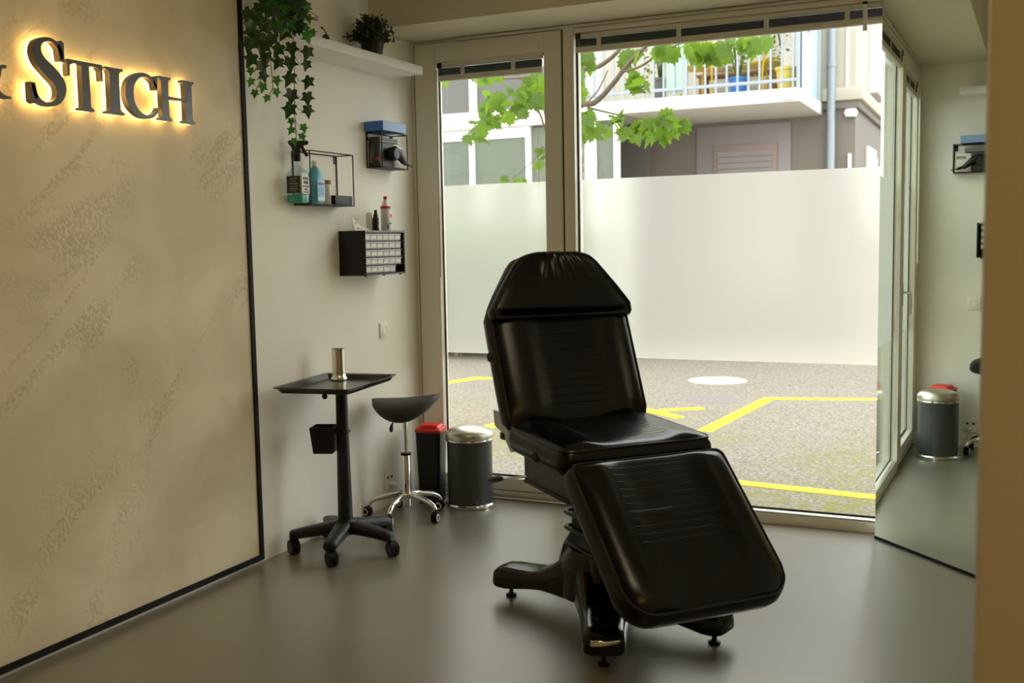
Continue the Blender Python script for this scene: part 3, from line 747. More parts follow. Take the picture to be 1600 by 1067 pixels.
IV0 = Vector((.15, 4.05, SHZ1))
def face_rot(normal, down, roll=0):
    z = normal.normalized(); y = down - z*down.dot(z); y.normalize(); x = y.cross(z)
    R_ = Matrix((x, y, z)).transposed(); return (R_ @ Matrix.Rotation(roll, 3, 'Z')).to_euler()
def put_leaf(parent, me, P, size, tocam=1.0, roll=None, name='leaf', org=None, spread=.5, down=(0, 0, -1)):
    o = bpy.data.objects.new(name, me); COL.objects.link(o); o.parent = parent
    v = (CAMP-P).normalized()*tocam + Vector((random.uniform(-1, 1), random.uniform(-1, 1), random.uniform(-.6, 1)))*spread
    o.location = P-(org or Vector()); o.rotation_euler = face_rot(v, Vector(down), random.uniform(-.6, .6) if roll is None else roll); o.scale = (size, size, size)
    return o
def ivy_strand(pts, r=.0018):
    return tube('stem', catmull([p-IV0 for p in pts], 5), r, 'ivystem', iv, 5)
XS = .262
A_L = [(455.6, 76.5, 22), (453, 99, 23), (452, 122.6, 23), (455.6, 149.6, 23), (452, 172, 23), (455, 190, 12), (455, 203.6, 13), (460, 221, 12)]
A_R = [(480, 82, 21), (479, 101, 17), (481, 128, 20), (480, 153, 21), (481, 173, 19), (475, 200, 14), (472.5, 213.5, 13)]
B_ = [(391.5, 111, 12), (391.5, 128, 13), (398, 146, 12), (410.6, 136, 15), (417, 153, 12), (432, 144, 13), (432, 126, 15), (412, 119, 16), (409.5, 103.5, 22), (434, 98, 19), (391.5, 93, 22), (434, 77.6, 22), (389, 70, 22), (416, 90, 21), (409.5, 74, 23), (391.5, 48, 22), (396, 27, 21), (404, 60, 22), (424, 62, 22), (428, 40, 24), (445, 50, 24), (414, 42, 22)]
R_ = [(480, 11, 18), (482, 29, 14), (465, 39, 14), (478, 44, 15), (489, 50.6, 11), (480, 57, 19), (470, 22, 18)]
PXM = 330.0
for lst in (A_L, A_R, B_, R_):
    for x, y, s in lst:
        X_ = XS+random.uniform(-.012, .02); P = atX(x, y, X_)
        young = s < 16 or (lst is R_)
        put_leaf(iv, ivl if young else ivd, P, s/PXM*1.02, org=IV0, spread=.32)
for k in range(80):
    x = random.gauss(432, 24); y = random.uniform(-45, 45)
    if not 385 < x < 482: continue
    P = atX(x, y, random.uniform(.16, .30))
    if P.z < SHZ1+.03 and P.x < .25: P = atX(x, y, random.uniform(.245, .30))
    put_leaf(iv, ivl if random.random() < .12 else ivd, P, random.uniform(.055, .075), org=IV0, spread=.55)
ST_A = [Vector((.16, 4.06, 2.50)), Vector((.24, 4.09, 2.47)), atX(459, 30, XS), atX(460, 80, XS), atX(460, 140, XS), atX(461, 190, XS), atX(463, 214, XS)]
ivy_strand(ST_A)
ivy_strand([Vector((.16, 4.03, 2.50)), Vector((.24, 3.99, 2.47)), atX(424, 40, XS), atX(423, 90, XS), atX(425, 120, XS), atX(426, 138, XS), atX(419, 150, XS)])
ivy_strand([Vector((.16, 4.03, 2.50)), Vector((.24, 3.96, 2.47)), atX(406, 40, XS), atX(407, 90, XS), atX(408, 120, XS), atX(400, 140, XS)])
ivy_strand([Vector((.16, 4.06, 2.50)), Vector((.22, 4.12, 2.49)), atX(466, 8, XS), atX(472, 30, XS), atX(478, 50, XS)])
for (x, y, s) in A_R: ivy_strand([atX(461, y-14, XS), atX(466, y-3, XS+.004), atX(x-4, y+1, XS)], .0012)
for (x, y, s) in B_[:8]: ivy_strand([atX(410 if x < 415 else 425, y-6, XS), atX(x, y, XS)], .0012)

# small shrub in a dark pot
bp_ = atZ(582, 82, SHZ1); bp_.x = .125
bp_ = Vector((.125, atX(582, 80, .125).y, SHZ1))
bu = thing('potted_shrub', 'small bushy dark green plant in black pot on the white shelf', 'plant', bp_); bu.scale = (1.14, 1.14, 1.2)
lathe('pot', [(0, 0), (.040, 0), (.053, .068), (.056, .068), (.056, .078), (.049, .078), (.045, .065), (0, .065)], 'plastic', bu, 24)
bm = bmesh.new()
for k in range(110):
    a = random.uniform(0, 2*PI); el = random.uniform(.15, 1.45); L_ = random.uniform(.07, .125)
    dv = Vector((math.cos(a)*math.cos(el), math.sin(a)*math.cos(el), math.sin(el))); b0 = Vector((0, 0, .065))
    tube_(bm, [b0, b0+dv*L_*.6+Vector((0, 0, .01)), b0+dv*L_], .0012, 4)
    for j in range(9):
        t = .35+.65*j/8; P = b0+dv*L_*t; q = Vector((random.uniform(-1, 1), random.uniform(-1, 1), random.uniform(-.3, 1))).normalized()
        n = q.orthogonal().normalized(); sz = random.uniform(.013, .020)
        vs_ = [bm.verts.new(P), bm.verts.new(P+q*sz*.6+n*sz*.38), bm.verts.new(P+q*sz*1.4), bm.verts.new(P+q*sz*.6-n*sz*.38)]; bm.faces.new(vs_)
fo = fin('foliage', bm, 'box_leaf', bu); fo['kind'] = 'stuff'
# figurine
fy = atX(509, 60, .17).y
fg = thing('metal_figurine', 'tiny dark metal figurine with raised stem on the white shelf', 'figurine', (.17, fy, SHZ1))
lathe('body', [(0, 0), (.014, 0), (.017, .004), (.015, .012), (.018, .022), (.014, .034), (.008, .040), (0, .042)], 'dark_metal', fg, 16)
tube('raised_arm', catmull([(0, .006, .036), (0, .0, .052), (0, -.014, .060), (0, -.026, .064)], 5), .0028, 'dark_metal', fg, 8)
lathe('knob', [(0, -.005), (.006, -.003), (.006, .004), (0, .006)], 'dark_metal', fg, 12, (0, -.028, .066))

# ------------------------------------------------------------------ wire wall shelves
def wire_shelf(label, y0, y1, z0, z1, d):
    t = thing('wire_shelf', label, 'shelf', (0, y0, z0), group=None); L, H = y1-y0, z1-z0; r = .0032
    for y in (0, L):
        for x in (.004, d): tube('upright', [(x, y, 0), (x, y, H)], r, 'wire', t, 6)
        for z in (0, H): tube('cross_wire', [(.004, y, z), (d, y, z)], r, 'wire', t, 6)
    for x in (.004, d):
        for z in (0, H): tube('long_wire', [(x, 0, z), (x, L, z)], r, 'wire', t, 6)
    box('shelf_plate', (.004, 0, -.002), (d, L, .0015), 'wire', t)
    box('hanging_tab', (.0, L-.022, H-.04), (.003, L-.002, H), 'wire', t)
    box('hanging_tab', (.0, .002, H-.04), (.003, .022, H), 'wire', t)
    return t
wire_shelf('open black wire shelf holding bottles beside the ivy', 4.182, 4.548, 1.650, 1.902, .102)
wire_shelf('small black wire shelf holding books below the blue box', 4.836, 5.098, 1.862, 2.047, .099)
Z1 = 1.6525
# spray bottle in a square glass bottle
sb = thing('spray_bottle', 'square glass spray bottle with black trigger and teal liquid', 'bottle', (.054, 4.147, Z1), math.radians(7))
def bsec(h, z, r=.010): return rrect(0, 0, h, h, z, min(r, h*.9), 4)
bm = bmesh.new(); loft_(bm, [bsec(.038, 0), bsec(.040, .006), bsec(.040, .135), bsec(.036, .150, .016), bsec(.018, .172, .017), bsec(.0145, .182, .0140), bsec(.0145, .205, .0140)])
fin('glass_body', bm, 'bottleglass', sb, smooth=True, angle=40)
bm = bmesh.new(); loft_(bm, [bsec(.0365, .004), bsec(.0375, .007), bsec(.0375, .040)]); fin('liquid', bm, 'teal', sb, smooth=True, angle=40)
lb = box('dark_label', (-.036, -.0412, .048), (.036, -.0402, .128), 'book_dark', sb)
for i, (hw, z, hh_) in enumerate(((.020, .115, .004), (.014, .104, .003), (.024, .092, .005), (.018, .080, .003), (.022, .068, .005), (.014, .058, .003))):
    box('print_line', (-hw, -.0418, z-hh_/2), (hw, -.0411, z+hh_/2), 'book_grey', lb)
lb = box('pale_label', (.0402, -.036, .045), (.0412, .036, .130), 'paper', sb)
for i, (a, b, z, hh_) in enumerate(((-.026, .026, .117, .010), (-.02, .02, .098, .014), (-.028, .028, .080, .006), (-.012, .012, .066, .008), (-.024, .024, .053, .004))):
    box('print_line', (.0411, a, z-hh_/2), (.0417, b, z+hh_/2), 'book_dark', lb)
lathe('collar', [(.0165, .198), (.018, .202), (.018, .224), (.014, .228), (0, .228)], 'plastic', sb, 20)
bm = bmesh.new()
prism_(bm, [(-.014, .225), (.012, .225), (.016, .25), (.020, .268), (.052, .277), (.056, .287), (.050, .296), (-.036, .294), (-.040, .286), (-.022, .262)], lambda p: Vector((-.010, p[0], p[1])), lambda p: Vector((.010, p[0], p[1])))
hd_ = fin('trigger_head', bm, 'plastic', sb, rot=(0, 0, -.8))
tube('trigger', catmull([(0, .026, .270), (0, .034, .250), (0, .046, .230), (0, .050, .222)], 4), [.0075]*12+[.005], 'plastic', hd_, 8)
# blue bottle
bb = thing('disinfectant_bottle', 'light blue plastic disinfectant bottle behind the spray bottle', 'bottle', (.055, 4.285, Z1))
def osec(hx, hy, z): return [Vector((hx*math.cos(2*PI*k/20), hy*math.copysign(abs(math.sin(2*PI*k/20))**.7, math.sin(2*PI*k/20)), z)) for k in range(20)]
bm = bmesh.new(); loft_(bm, [osec(.030, .040, 0), osec(.032, .042, .006), osec(.032, .042, .12), osec(.030, .038, .14), osec(.022, .022, .165), osec(.013, .013, .178), osec(.012, .012, .185)]); fin('body', bm, 'bluebottle', bb, smooth=True, angle=40)
lathe('cap', [(.015, .182), (.015, .205), (.012, .208), (0, .208)], 'whitepl', bb, 18)
lb = box('label', (.0322, -.030, .012), (.0335, .032, .115), 'lbl_blue', bb, .0004)
box('print_band', (.0334, -.024, .092), (.0339, .024, .103), 'navy', lb); box('print_band', (.0334, -.026, .018), (.0339, .026, .034), 'white', lb); box('print_block', (.0334, -.02, .045), (.0339, .02, .078), 'bluebottle', lb)
# jar
jr = thing('small_jar', 'small clear jar with cork lid beside the blue bottle', 'jar', (.055, 4.376, Z1))
lathe('glass', [(0, 0), (.023, 0), (.0245, .004), (.0245, .098), (.020, .104), (0, .104)], mat('milky_jar_glass', (.62, .58, .48), .2), jr, 20)
lathe('lid', [(.023, .098), (.024, .101), (.024, .118), (.022, .120), (0, .120)], 'cork', jr, 20)
# ribbed black box
rb_ = thing('ribbed_box', 'low black ribbed box at the end of the wire shelf', 'box', (.050, 4.470, Z1))
box('box_body', (-.040, -.078, 0), (.046, .070, .046), 'plastic', rb_, .002)
for k in range(6): boxes('rib', [((-.0425, -.0805, .004+k*.0075), (.0485, .0725, .0075+k*.0075))], 'plastic', rb_)

# second wire shelf: books, carton, machine, blue box on top
Z2 = 1.8645
def book(label, lo, hi, spine, pages, side):
    t = thing('book', label, 'book', lo); s = Vector(hi)-Vector(lo)
    box('cover', (0, 0, 0), s, spine, t, .001)
    return t, s
t, s = book('dark book standing upright at the near end of the wire shelf', (.012, 4.848, Z2), (.052, 4.985, Z2+.128), 'book_dark', 'book_grey', 0)
box('spine_print', (.008, -.0008, .02), (.012, -.0002, .10), 'book_grey', t); box('spine_print', (.020, -.0008, .05), (.023, -.0002, .11), 'book_grey', t)
t, s = book('charcoal book with red mark standing beside the carton', (.054, 4.848, Z2), (.078, 4.985, Z2+.128), 'book_dark', 'book_grey', 0)
lathe('red_mark', [(0, 0), (.009, 0), (.009, .0008), (0, .0008)], 'red', t, 14, (.010, -.0002, .045), Matrix.Rotation(PI/2, 3, 'X')); box('spine_print', (.018, -.0008, .02), (.021, -.0002, .10), 'book_grey', t)
t, s = book('dark book lying flat on the upright books', (.014, 4.846, Z2+.1292), (.078, 5.03, Z2+.158), 'book_dark', 'book_grey', 0)
box('page_block', (.0645, .002, .004), (.066, .183, .012), 'book_grey', t); box('page_block', (.0645, .002, .017), (.066, .183, .025), 'book_grey', t)
ca = thing('white_carton', 'white carton beside the books on the small wire shelf', 'box', (.012, 4.990, Z2))
box('carton', (0, 0, 0), (.068, .095, .118), 'paper', ca, .001); box('flap_tape', (.0681, .03, .085), (.0688, .09, .105), 'book_grey', ca)
mc = thing('tattoo_machine', 'black rotary tattoo machine hanging in front of the small wire shelf', 'machine', (.108, 4.975, Z2+.065)); mc.scale = (1.3, 1.3, 1.3)
lathe('motor', [(0, -.022), (.022, -.022), (.028, -.014), (.029, .010), (.022, .020), (0, .022)], 'plastic', mc, 20, (0, -.035, .004), Matrix.Rotation(PI/2, 3, 'Y'))
tube('frame', catmull([(0, -.03, .02), (.004, .0, .006), (.006, .03, -.018), (.006, .05, -.030)], 5), [.020, .020, .020, .020, .020, .019, .018, .017, .016, .015, .014, .013, .012, .011, .010, .009], 'plastic', mc, 10)
tube('grip', [(.006, .045, -.026), (.008, .075, -.036)], .0075, 'plastic', mc, 10); tube('needle_tip', [(.008, .06, -.033), (.010, .105, -.040)], .0028, 'plastic', mc, 8)
bx = thing('blue_box', 'flat blue cardboard box on top of the small wire shelf', 'box', (.006, 4.819, 2.0515))
box('box_end', (0, 0, 0), (.112, .236, .050), 'blue', bx, .001); box('box_front', (.1122, .001, .001), (.1135, .235, .049), 'lblue', bx)

# ------------------------------------------------------------------ small-parts cabinet
CY0, CY1, CZ0, CZ1, CX = 4.55, 4.942, 1.296, 1.525, .160
cb = thing('parts_cabinet', 'black small-parts cabinet with clear labelled drawers on the wall', 'cabinet', (0, CY0, CZ0)); CL, CHh = CY1-CY0, CZ1-CZ0
box('side_panel', (0, 0, 0), (CX, .006, CHh), 'plastic', cb, .001); box('side_panel', (0, CL-.012, 0), (CX, CL, CHh), 'plastic', cb, .001)
box('top_panel', (0, .006, CHh-.010), (CX, CL-.012, CHh), mat('cabinet_grey', (.20, .19, .16), .5), cb); box('bottom_panel', (0, .006, 0), (CX, CL-.012, .010), 'plastic', cb); box('back_panel', (0, .006, .01), (.004, CL-.012, CHh-.01), 'plastic', cb)
RH = (CHh-.022)/5
for r in range(1, 5): box('divider', (.01, .006, .011+r*RH-.0015), (CX-.006, CL-.012, .011+r*RH+.0015), 'plastic', cb)
for y in (.02, CL/2, CL-.03): lathe('rubber_foot', [(0, -.006), (.006, -.006), (.006, 0)], 'plastic', cb, 10, (CX-.015, y, 0))
def me_box(name, lo, hi, m):
    bm = bmesh.new(); box_(bm, lo, hi); me = bpy.data.meshes.new(name); bm.to_mesh(me); bm.free(); me.materials.append(m if not isinstance(m, str) else MT[m]); return me
ncol = 6; DW = (CL-.018-.014)/ncol
MT['drawer'] = mat('clear_drawer_plastic', (.30, .30, .28), .18, spec=.6)
dme = me_box('drawer', (0, .0015, .001), (.14, DW-.0015, RH-.0055), 'drawer'); lme = me_box('label', (.1401, .005, .008), (.1406, DW-.004, RH-.013), 'paper'); hme = me_box('pull_lip', (.1395, .002, RH-.0125), (.146, DW-.002, RH-.009), 'drawer')
for r in range(5):
    for c in range(ncol):
        if r == 0 and c >= 4 and c == 5: continue
        d_ = link('drawer', dme, cb, (.008, .008+c*DW, .0125+r*RH))
        if not (r == 0 and c >= 4): link('label', lme, d_)
        link('pull_lip', hme, d_)
# on the cabinet
Zc = CZ1+.0005
cd_ = thing('card_note', 'printed paper card leaning on top of the parts cabinet', 'card', (.085, 4.575, Zc), math.radians(0))
bm = bmesh.new(); prism_(bm, [(0, 0), (.13, 0), (.14, .01), (.05, .028), (.006, .072), (.0, .072)], lambda p: Vector((0-.25*p[1], p[0], p[1])), lambda p: Vector((.0016-.25*p[1], p[0], p[1]))); fin('card', bm, 'paper', cd_)
for y, z in ((.02, .012), (.035, .012), (.055, .010), (.018, .04)): box('print', (.0022-.25*z, y, z-.003), (.0026-.25*z, y+.010, z+.003), 'book_dark', cd_)
wb = lathe('pale_bottle', [(0, 0), (.016, 0), (.017, .004), (.017, .085), (.012, .095), (0, .096)], mat('pale_wax', (.74, .71, .58), .4), None, 18, loc=(.07, 4.735, Zc)); tag(wb, 'plain pale cylinder bottle on the parts cabinet beside the black spray', 'bottle')
kb = thing('black_spray_vial', 'small black pump bottle with gold print on the parts cabinet', 'bottle', (.10, 4.752, Zc))
lathe('body', [(0, 0), (.0165, 0), (.0175, .003), (.0175, .060), (.012, .072), (0, .073)], 'plastic', kb, 20); lathe('cap', [(.013, .070), (.013, .085), (.009, .088), (.008, .108), (0, .109)], 'dark_metal', kb, 16)
for k, (z, a) in enumerate(((.012, .2), (.02, -.3), (.03, .1), (.038, .4), (.048, -.1))): box('gold_print', (.0165, -.007+a*.01, z), (.0182, .004+a*.01, z+.004), 'yellow', kb)
rc = thing('red_cap_bottle', 'white bottle with red band and red nozzle cap on the parts cabinet', 'bottle', (.10, 4.852, Zc))
lathe('body', [(0, 0), (.025, 0), (.027, .003), (.027, .120), (.024, .130)], mat('milky_plastic', (.66, .66, .70), .4), rc, 24); lathe('red_band', [(.0272, .116), (.0276, .117), (.0276, .128), (.0255, .130)], 'red', rc, 24)
lathe('shoulder', [(.024, .128), (.012, .160), (.009, .168), (0, .168)], 'whitepl', rc, 20); lathe('nozzle_cap', [(.009, .164), (.010, .166), (.010, .182), (0, .183)], 'red', rc, 16)
box('red_print', (.026, -.002, .068), (.0278, .016, .088), 'red', rc); box('blue_print', (.026, -.010, .036), (.0278, .012, .042), 'navy', rc); box('blue_print', (.022, -.020, .010), (.0266, -.012, .034), 'navy', rc)

# ================================================================== outside
GZ = -.05
gr = struct(box('ground', (-40, 5.40, GZ-.2), (40, 40, GZ), 'asphalt'), 'grey asphalt yard outside with mossy patches')
NM = 0
def marking(a, b, wd, lab=None):
    a, b = Vector((a[0], a[1], 0)), Vector((b[0], b[1], 0)); d = (b-a); L = d.length
    global NM; NM += 1
    return box('line_marking', (0, -wd/2, GZ-.001), (L, wd/2, GZ+.002+NM*.0006), 'yellow_line', gr, loc=(a.x, a.y, 0), rot=(0, 0, math.atan2(d.y, d.x)))
def g(x, y): p = atZ(x, y, GZ); return (p.x, p.y)
marking(g(1100, 674), g(1203, 622), .12); marking(g(1198, 623), g(1500, 625), .12)
marking(g(1040, 742), g(1450, 786), .11); marking(g(640, 607), g(752, 590), .12); marking(g(748, 591), g(900, 596), .12)
marking(g(1034, 641.5), g(1098, 638), .10); marking(g(760, 668), g(840, 650), .12); marking(g(1008, 640), g(1062, 653), .10)
mh = atZ(1121, 595, GZ)
mo = thing('manhole_cover', 'round pale concrete manhole cover in the asphalt yard', 'manhole cover', (mh.x, mh.y, GZ))
lathe('disc', [(0, .001), (.27, .001), (.275, .006), (.24, .010), (0, .010)], 'concrete', mo, 36)
lathe('rim', [(.275, .0), (.31, .0), (.31, .006), (.28, .007)], 'concrete', mo, 36)
ms = atZ(1112, 625, GZ)
mo2 = lathe('asphalt_patch', [(0, 0), (.26, 0), (.25, .003), (0, .004)], mat('grey_patch', (.20, .172, .15), .9, var=.1), None, 30, loc=(ms.x, ms.y, GZ)); struct(mo2, 'round grey repair patch in the asphalt')

YB, YF = 13.0, 14.75
BZ0, BZ1, BX1 = 3.063, 3.225, .87
bld = thing('apartment_building', 'cream and mauve apartment building across the yard', 'building', (0, 0, GZ))
def bb_(name, lo, hi, m, bev=0, parent=None):
    return box(name, (lo[0], lo[1], lo[2]-GZ), (hi[0], hi[1], hi[2]-GZ), m, parent or bld, bev)
cor = atY(1337, 153, YF); CXR = cor.x; CORZ = cor.z
bb_('lower_wall', (-1.6, YF, GZ), (CXR, YF+.35, CORZ), 'mauve')
bb_('upper_wall', (-9, YF, CORZ+.12), (CXR, YF+.35, 5.9), 'facade')
bb_('side_wall_lower', (CXR-.3, YF+.35, GZ), (CXR, YF+9, CORZ), 'mauve'); bb_('side_wall_upper', (CXR-.3, YF+.35, CORZ+.12), (CXR, YF+9, 5.9), 'facade')
co = bb_('cornice', (BX1+.0, YF-.10, CORZ-.03), (CXR+.10, YF+9, CORZ+.14), 'facade', .02); bb_('cornice_lip', (BX1, YF-.05, CORZ-.13), (CXR+.05, YF+9, CORZ-.03), 'mauve', .01, co)
bb_('roof', (-9, YF-.3, 5.9), (CXR+.3, YF+9, 6.1), 'mauve')
bb_('pilaster', (atY(1322, 90, YF).x, YF-.02, CORZ+.14), (atY(1327, 90, YF).x, YF, 5.9), 'whitewall')
# balcony
bal = bb_('balcony_slab', (-9, YB, BZ0), (BX1, YF, BZ1), 'whitewall', .01); bb_('slab_box', (atY(1223, 150, YB).x, YB-.05, 3.09), (atY(1240, 150, YB).x, YB, 3.16), 'white', 0, bal)
dp = atY(1298, 200, YF-.12)
tube('downpipe', [(dp.x, YF-.10, 0), (dp.x, YF-.10, 5.9)], .055, 'railing', bld, 12)
for z in (2.3, 3.75, 5.2): lathe('pipe_clamp', [(.06, -.02), (.066, -.02), (.066, .02), (.06, .02)], 'railing', bld, 14, (dp.x, YF-.10, z))
# window under the balcony with its shutter
wl, wr = atY(1117, 250, YF).x, atY(1215, 250, YF).x; wt = atY(1160, 227, YF).z
bb_('window_surround', (wl-.25, YF-.03, .6), (wr+.18, YF, wt+.28), 'shutter', .005)
wd_ = bb_('shutter_frame', (wl, YF-.07, .8), (wr, YF-.03, wt), 'pinkframe', .005)
for k in range(22): bb_('shutter_slat', (wl+.06, YF-.085, .85+k*(wt-.92)/22), (wr-.06, YF-.069, .85+(k+.82)*(wt-.92)/22), 'shutter', 0, wd_)
# side wall windows with shutters
def sidewin(y0, y1, z0, z1, n):
    f = bb_('side_window', (CXR, y0, z0), (CXR+.05, y1, z1), 'whitewall', .005); bb_('sill', (CXR, y0-.1, z0-.12), (CXR+.14, y1+.1, z0), 'whitewall', .01, f)
    for k in range(n): bb_('louver', (CXR+.05, y0+.06, z0+.1+k*(z1-z0-.2)/n), (CXR+.075, y1-.06, z0+.1+(k+.6)*(z1-z0-.2)/n), 'white', 0, f)
def ysX(px_, py_): q = atX(px_, py_, CXR); return q.y, q.z
y_a, z_a = ysX(1356, 132); y_b, _ = ysX(1374, 132)
sidewin(y_a+.1, y_a+1.2, z_a, z_a+2.0, 16)
y_c, z_c = ysX(1352, 262); sidewin(y_c, y_c+1.0, z_c-.8, ysX(1352, 228)[1], 10)
q = ysX(1330, 177)
lathe('wall_lamp', [(0, -.05), (.07, -.05), (.09, 0), (.07, .05), (0, .06)], 'white', bld, 16, (atY(1330, 177, YF).x, YF-.05, atY(1330, 177, YF).z-GZ))
bb_('vent_pipe', (atY(1328, 250, YF).x-.02, YF-.05, 2.0), (atY(1328, 250, YF).x+.02, YF, atY(1328, 240, YF).z), 'white')
# railing
rl = thing('balcony_railing', 'pale metal railing of upright bars along the balcony edge', 'railing', (0, YB+.06, BZ1))
RX0 = atY(905, 150, YB).x
for z in (.10, 1.02): box('rail', (RX0, -.015, z-.02), (BX1-.02, .015, z+.02), 'railing', rl, .003)
k = 0; x = RX0+.05; bme = me_box('baluster', (-.012, -.012, 0), (.012, .012, 1.02), 'railing')
while x < BX1-.05: link('baluster', bme, rl, (x, 0, 0)); x += .133
for x in (RX0, (RX0+BX1)/2, BX1-.03): box('rail_post', (x-.02, -.02, 0), (x+.02, .02, 1.05), 'railing', rl)
sc_ = box('privacy_screen', (BX1-.03, YB+.1, BZ1), (BX1, YF-.05, BZ1+1.5), 'paleblue', None, .004); tag(sc_, 'pale blue privacy screen closing the balcony end', 'screen')
for k in range(2): box('screen_post', (BX1-.035, YB+.1+k*1.2, BZ1), (BX1+.006, YB+.14+k*1.2, BZ1+1.5), 'railing').parent = sc_
# things on the balcony
def pot(label, px0, px1, ytop, m, Y, h):
    a, b = atY(px0, ytop, Y), atY(px1, ytop, Y); r = (b.x-a.x)/2; c = (a.x+b.x)/2
    t = thing('flower_pot', label, 'pot', (c, Y, BZ1)); lathe('pot_body', [(0, 0), (r*.78, 0), (r*.95, h*.88), (r*1.06, h*.88), (r*1.06, h), (r*.92, h), (r*.9, h*.85), (0, h*.85)], m, t, 24)
    return t, c, r
def shrubby(t, r, h, n, z0, m='balcony_leaf', sz=.07):
    bm = bmesh.new()
    for k in range(10):
        a = random.uniform(0, 2*PI); e = Vector((math.cos(a)*r, math.sin(a)*r, z0+h*random.uniform(.6, 1))); tube_(bm, [Vector((0, 0, z0-.1)), e*.5+Vector((0, 0, z0*.5+.1)), e], .006, 4)
    for k in range(n):
        a = random.uniform(0, 2*PI); rr_ = r*math.sqrt(random.random()); z = z0+h*random.random(); P = Vector((rr_*math.cos(a), rr_*math.sin(a), z)); q = Vector((random.uniform(-1, 1), random.uniform(-1, 1), random.uniform(-.6, .6))).normalized(); n_ = q.orthogonal().normalized(); s = sz*random.uniform(.7, 1.2)
        bm.faces.new([bm.verts.new(P), bm.verts.new(P+q*s*.5+n_*s*.3), bm.verts.new(P+q*s), bm.verts.new(P+q*s*.5-n_*s*.3)])
    o = fin('foliage', bm, m, t); o['kind'] = 'stuff'; return o
t, c, r = pot('blue flower pot with leafy plant on the balcony', 1139, 1168, 118, 'bluepot', YB+.35, .22); shrubby(t, .22, .75, 150, .2)
t, c, r = pot('yellow planter with tall plant at the balcony end', 1212, 1246, 110, 'cream_pot', YB+.38, .30); shrubby(t, .24, .9, 130, .35)
bm = bmesh.new(); box_(bm, (-.02, -.12, .28), (.22, .0, .75), .01); fin('wicker_cover', bm, mat('wicker', (.62, .58, .5), .8, var=.4, vscale=40), t)
t, c, r = pot('grey planter with climbing plant on the balcony left of the green cloth', 1020, 1042, 125, 'darkpanel', YB+.4, .3); shrubby(t, .2, .8, 120, .3)
def balcony_chair(label, x, y, rz):
    t = thing('garden_chair', label, 'chair', (x, y, BZ1), rz)
    for sx in (-.2, .2):
        tube('leg_frame', catmull([(sx, .22, 0), (sx, .20, .42), (sx, -.2, .44), (sx, -.22, 0)], 5), .014, 'yellow', t, 8)
        tube('back_post', [(sx, -.2, .43), (sx*.95, -.28, .85)], .013, 'yellow', t, 8)
    box('seat', (-.21, -.21, .43), (.21, .21, .455), 'yellow', t, .008)
    for k in range(3): box('back_slat', (-.2, -.29+.0, .58+k*.10), (.2, -.265, .64+k*.10), 'yellow', t, .004)
    return t
balcony_chair('yellow metal garden chair beside the green cloth on the balcony', atY(1080, 130, YB+.7).x, YB+.75, .5)
balcony_chair('yellow metal garden chair between the two bright pots', atY(1194, 130, YB+.8).x, YB+.85, -.6)
def bench(label, x0, x1, y):
    t = thing('wooden_bench', label, 'bench', (x0, y, BZ1)); L = x1-x0
    for k in range(4): box('seat_slat', (0, k*.10, .40), (L, k*.10+.08, .43), 'wood', t, .004)
    for x in (.04, L-.10): boxes('leg', [((x, .02, 0), (x+.06, .36, .40))], 'wood', t)
    box('back_slat', (0, .40, .50), (L, .42, .57), 'wood', t, .004)
bench('orange wooden bench against the balcony wall', atY(1085, 130, YF-.6).x, atY(1215, 130, YF-.6).x, YF-.55)
gc = box('green_cloth', (atY(1040, 130, YB+.1).x, YB+.10, BZ1+.05), (atY(1069, 130, YB+.1).x, YB+.13, BZ1+.95), 'palegreen', None, .01); tag(gc, 'pale green cloth hanging inside the balcony railing', 'cloth')
# glazed left wing
gw = thing('glazed_wing', 'white framed glazed wing left of the mauve wall', 'building', (0, 0, GZ))
def gb(name, lo, hi, m, bev=0, parent=None): return box(name, (lo[0], lo[1], lo[2]-GZ), (hi[0], hi[1], hi[2]-GZ), m, parent or gw, bev)
WY = YB+.05
bt, bb2 = atY(700, 172, WY).z, atY(700, 206, WY).z
XL = -9.0; XR = atY(968, 240, WY).x
gb('floor_band', (XL, WY-.10, bb2), (XR, WY+.1, min(bt, BZ0-.002)), 'whitewall', .01)
gb('back_wall', (XL, WY+1.2, GZ), (XR, WY+1.3, BZ0-.01), 'darkpanel')
posts = [atY(739, 240, WY).x, atY(827, 240, WY).x, atY(924, 240, WY).x, atY(964, 240, WY).x, atY(650, 240, WY).x, atY(560, 240, WY).x]
for x, hw in zip(posts, (.035, .035, .075, .03, .035, .035)): gb('mullion', (x-hw, WY-.05, GZ), (x+hw, WY+.06, bb2), 'white', .004)
ps = sorted(posts)
for a, b in zip(ps, ps[1:]): gb('pane', (a+.03, WY, GZ+.1), (b-.03, WY+.02, bb2-.02), 'greypanel')
gb('shade_box', (XL, WY-.02, bb2-.14), (ps[-3], WY+.04, bb2), 'white', .004)
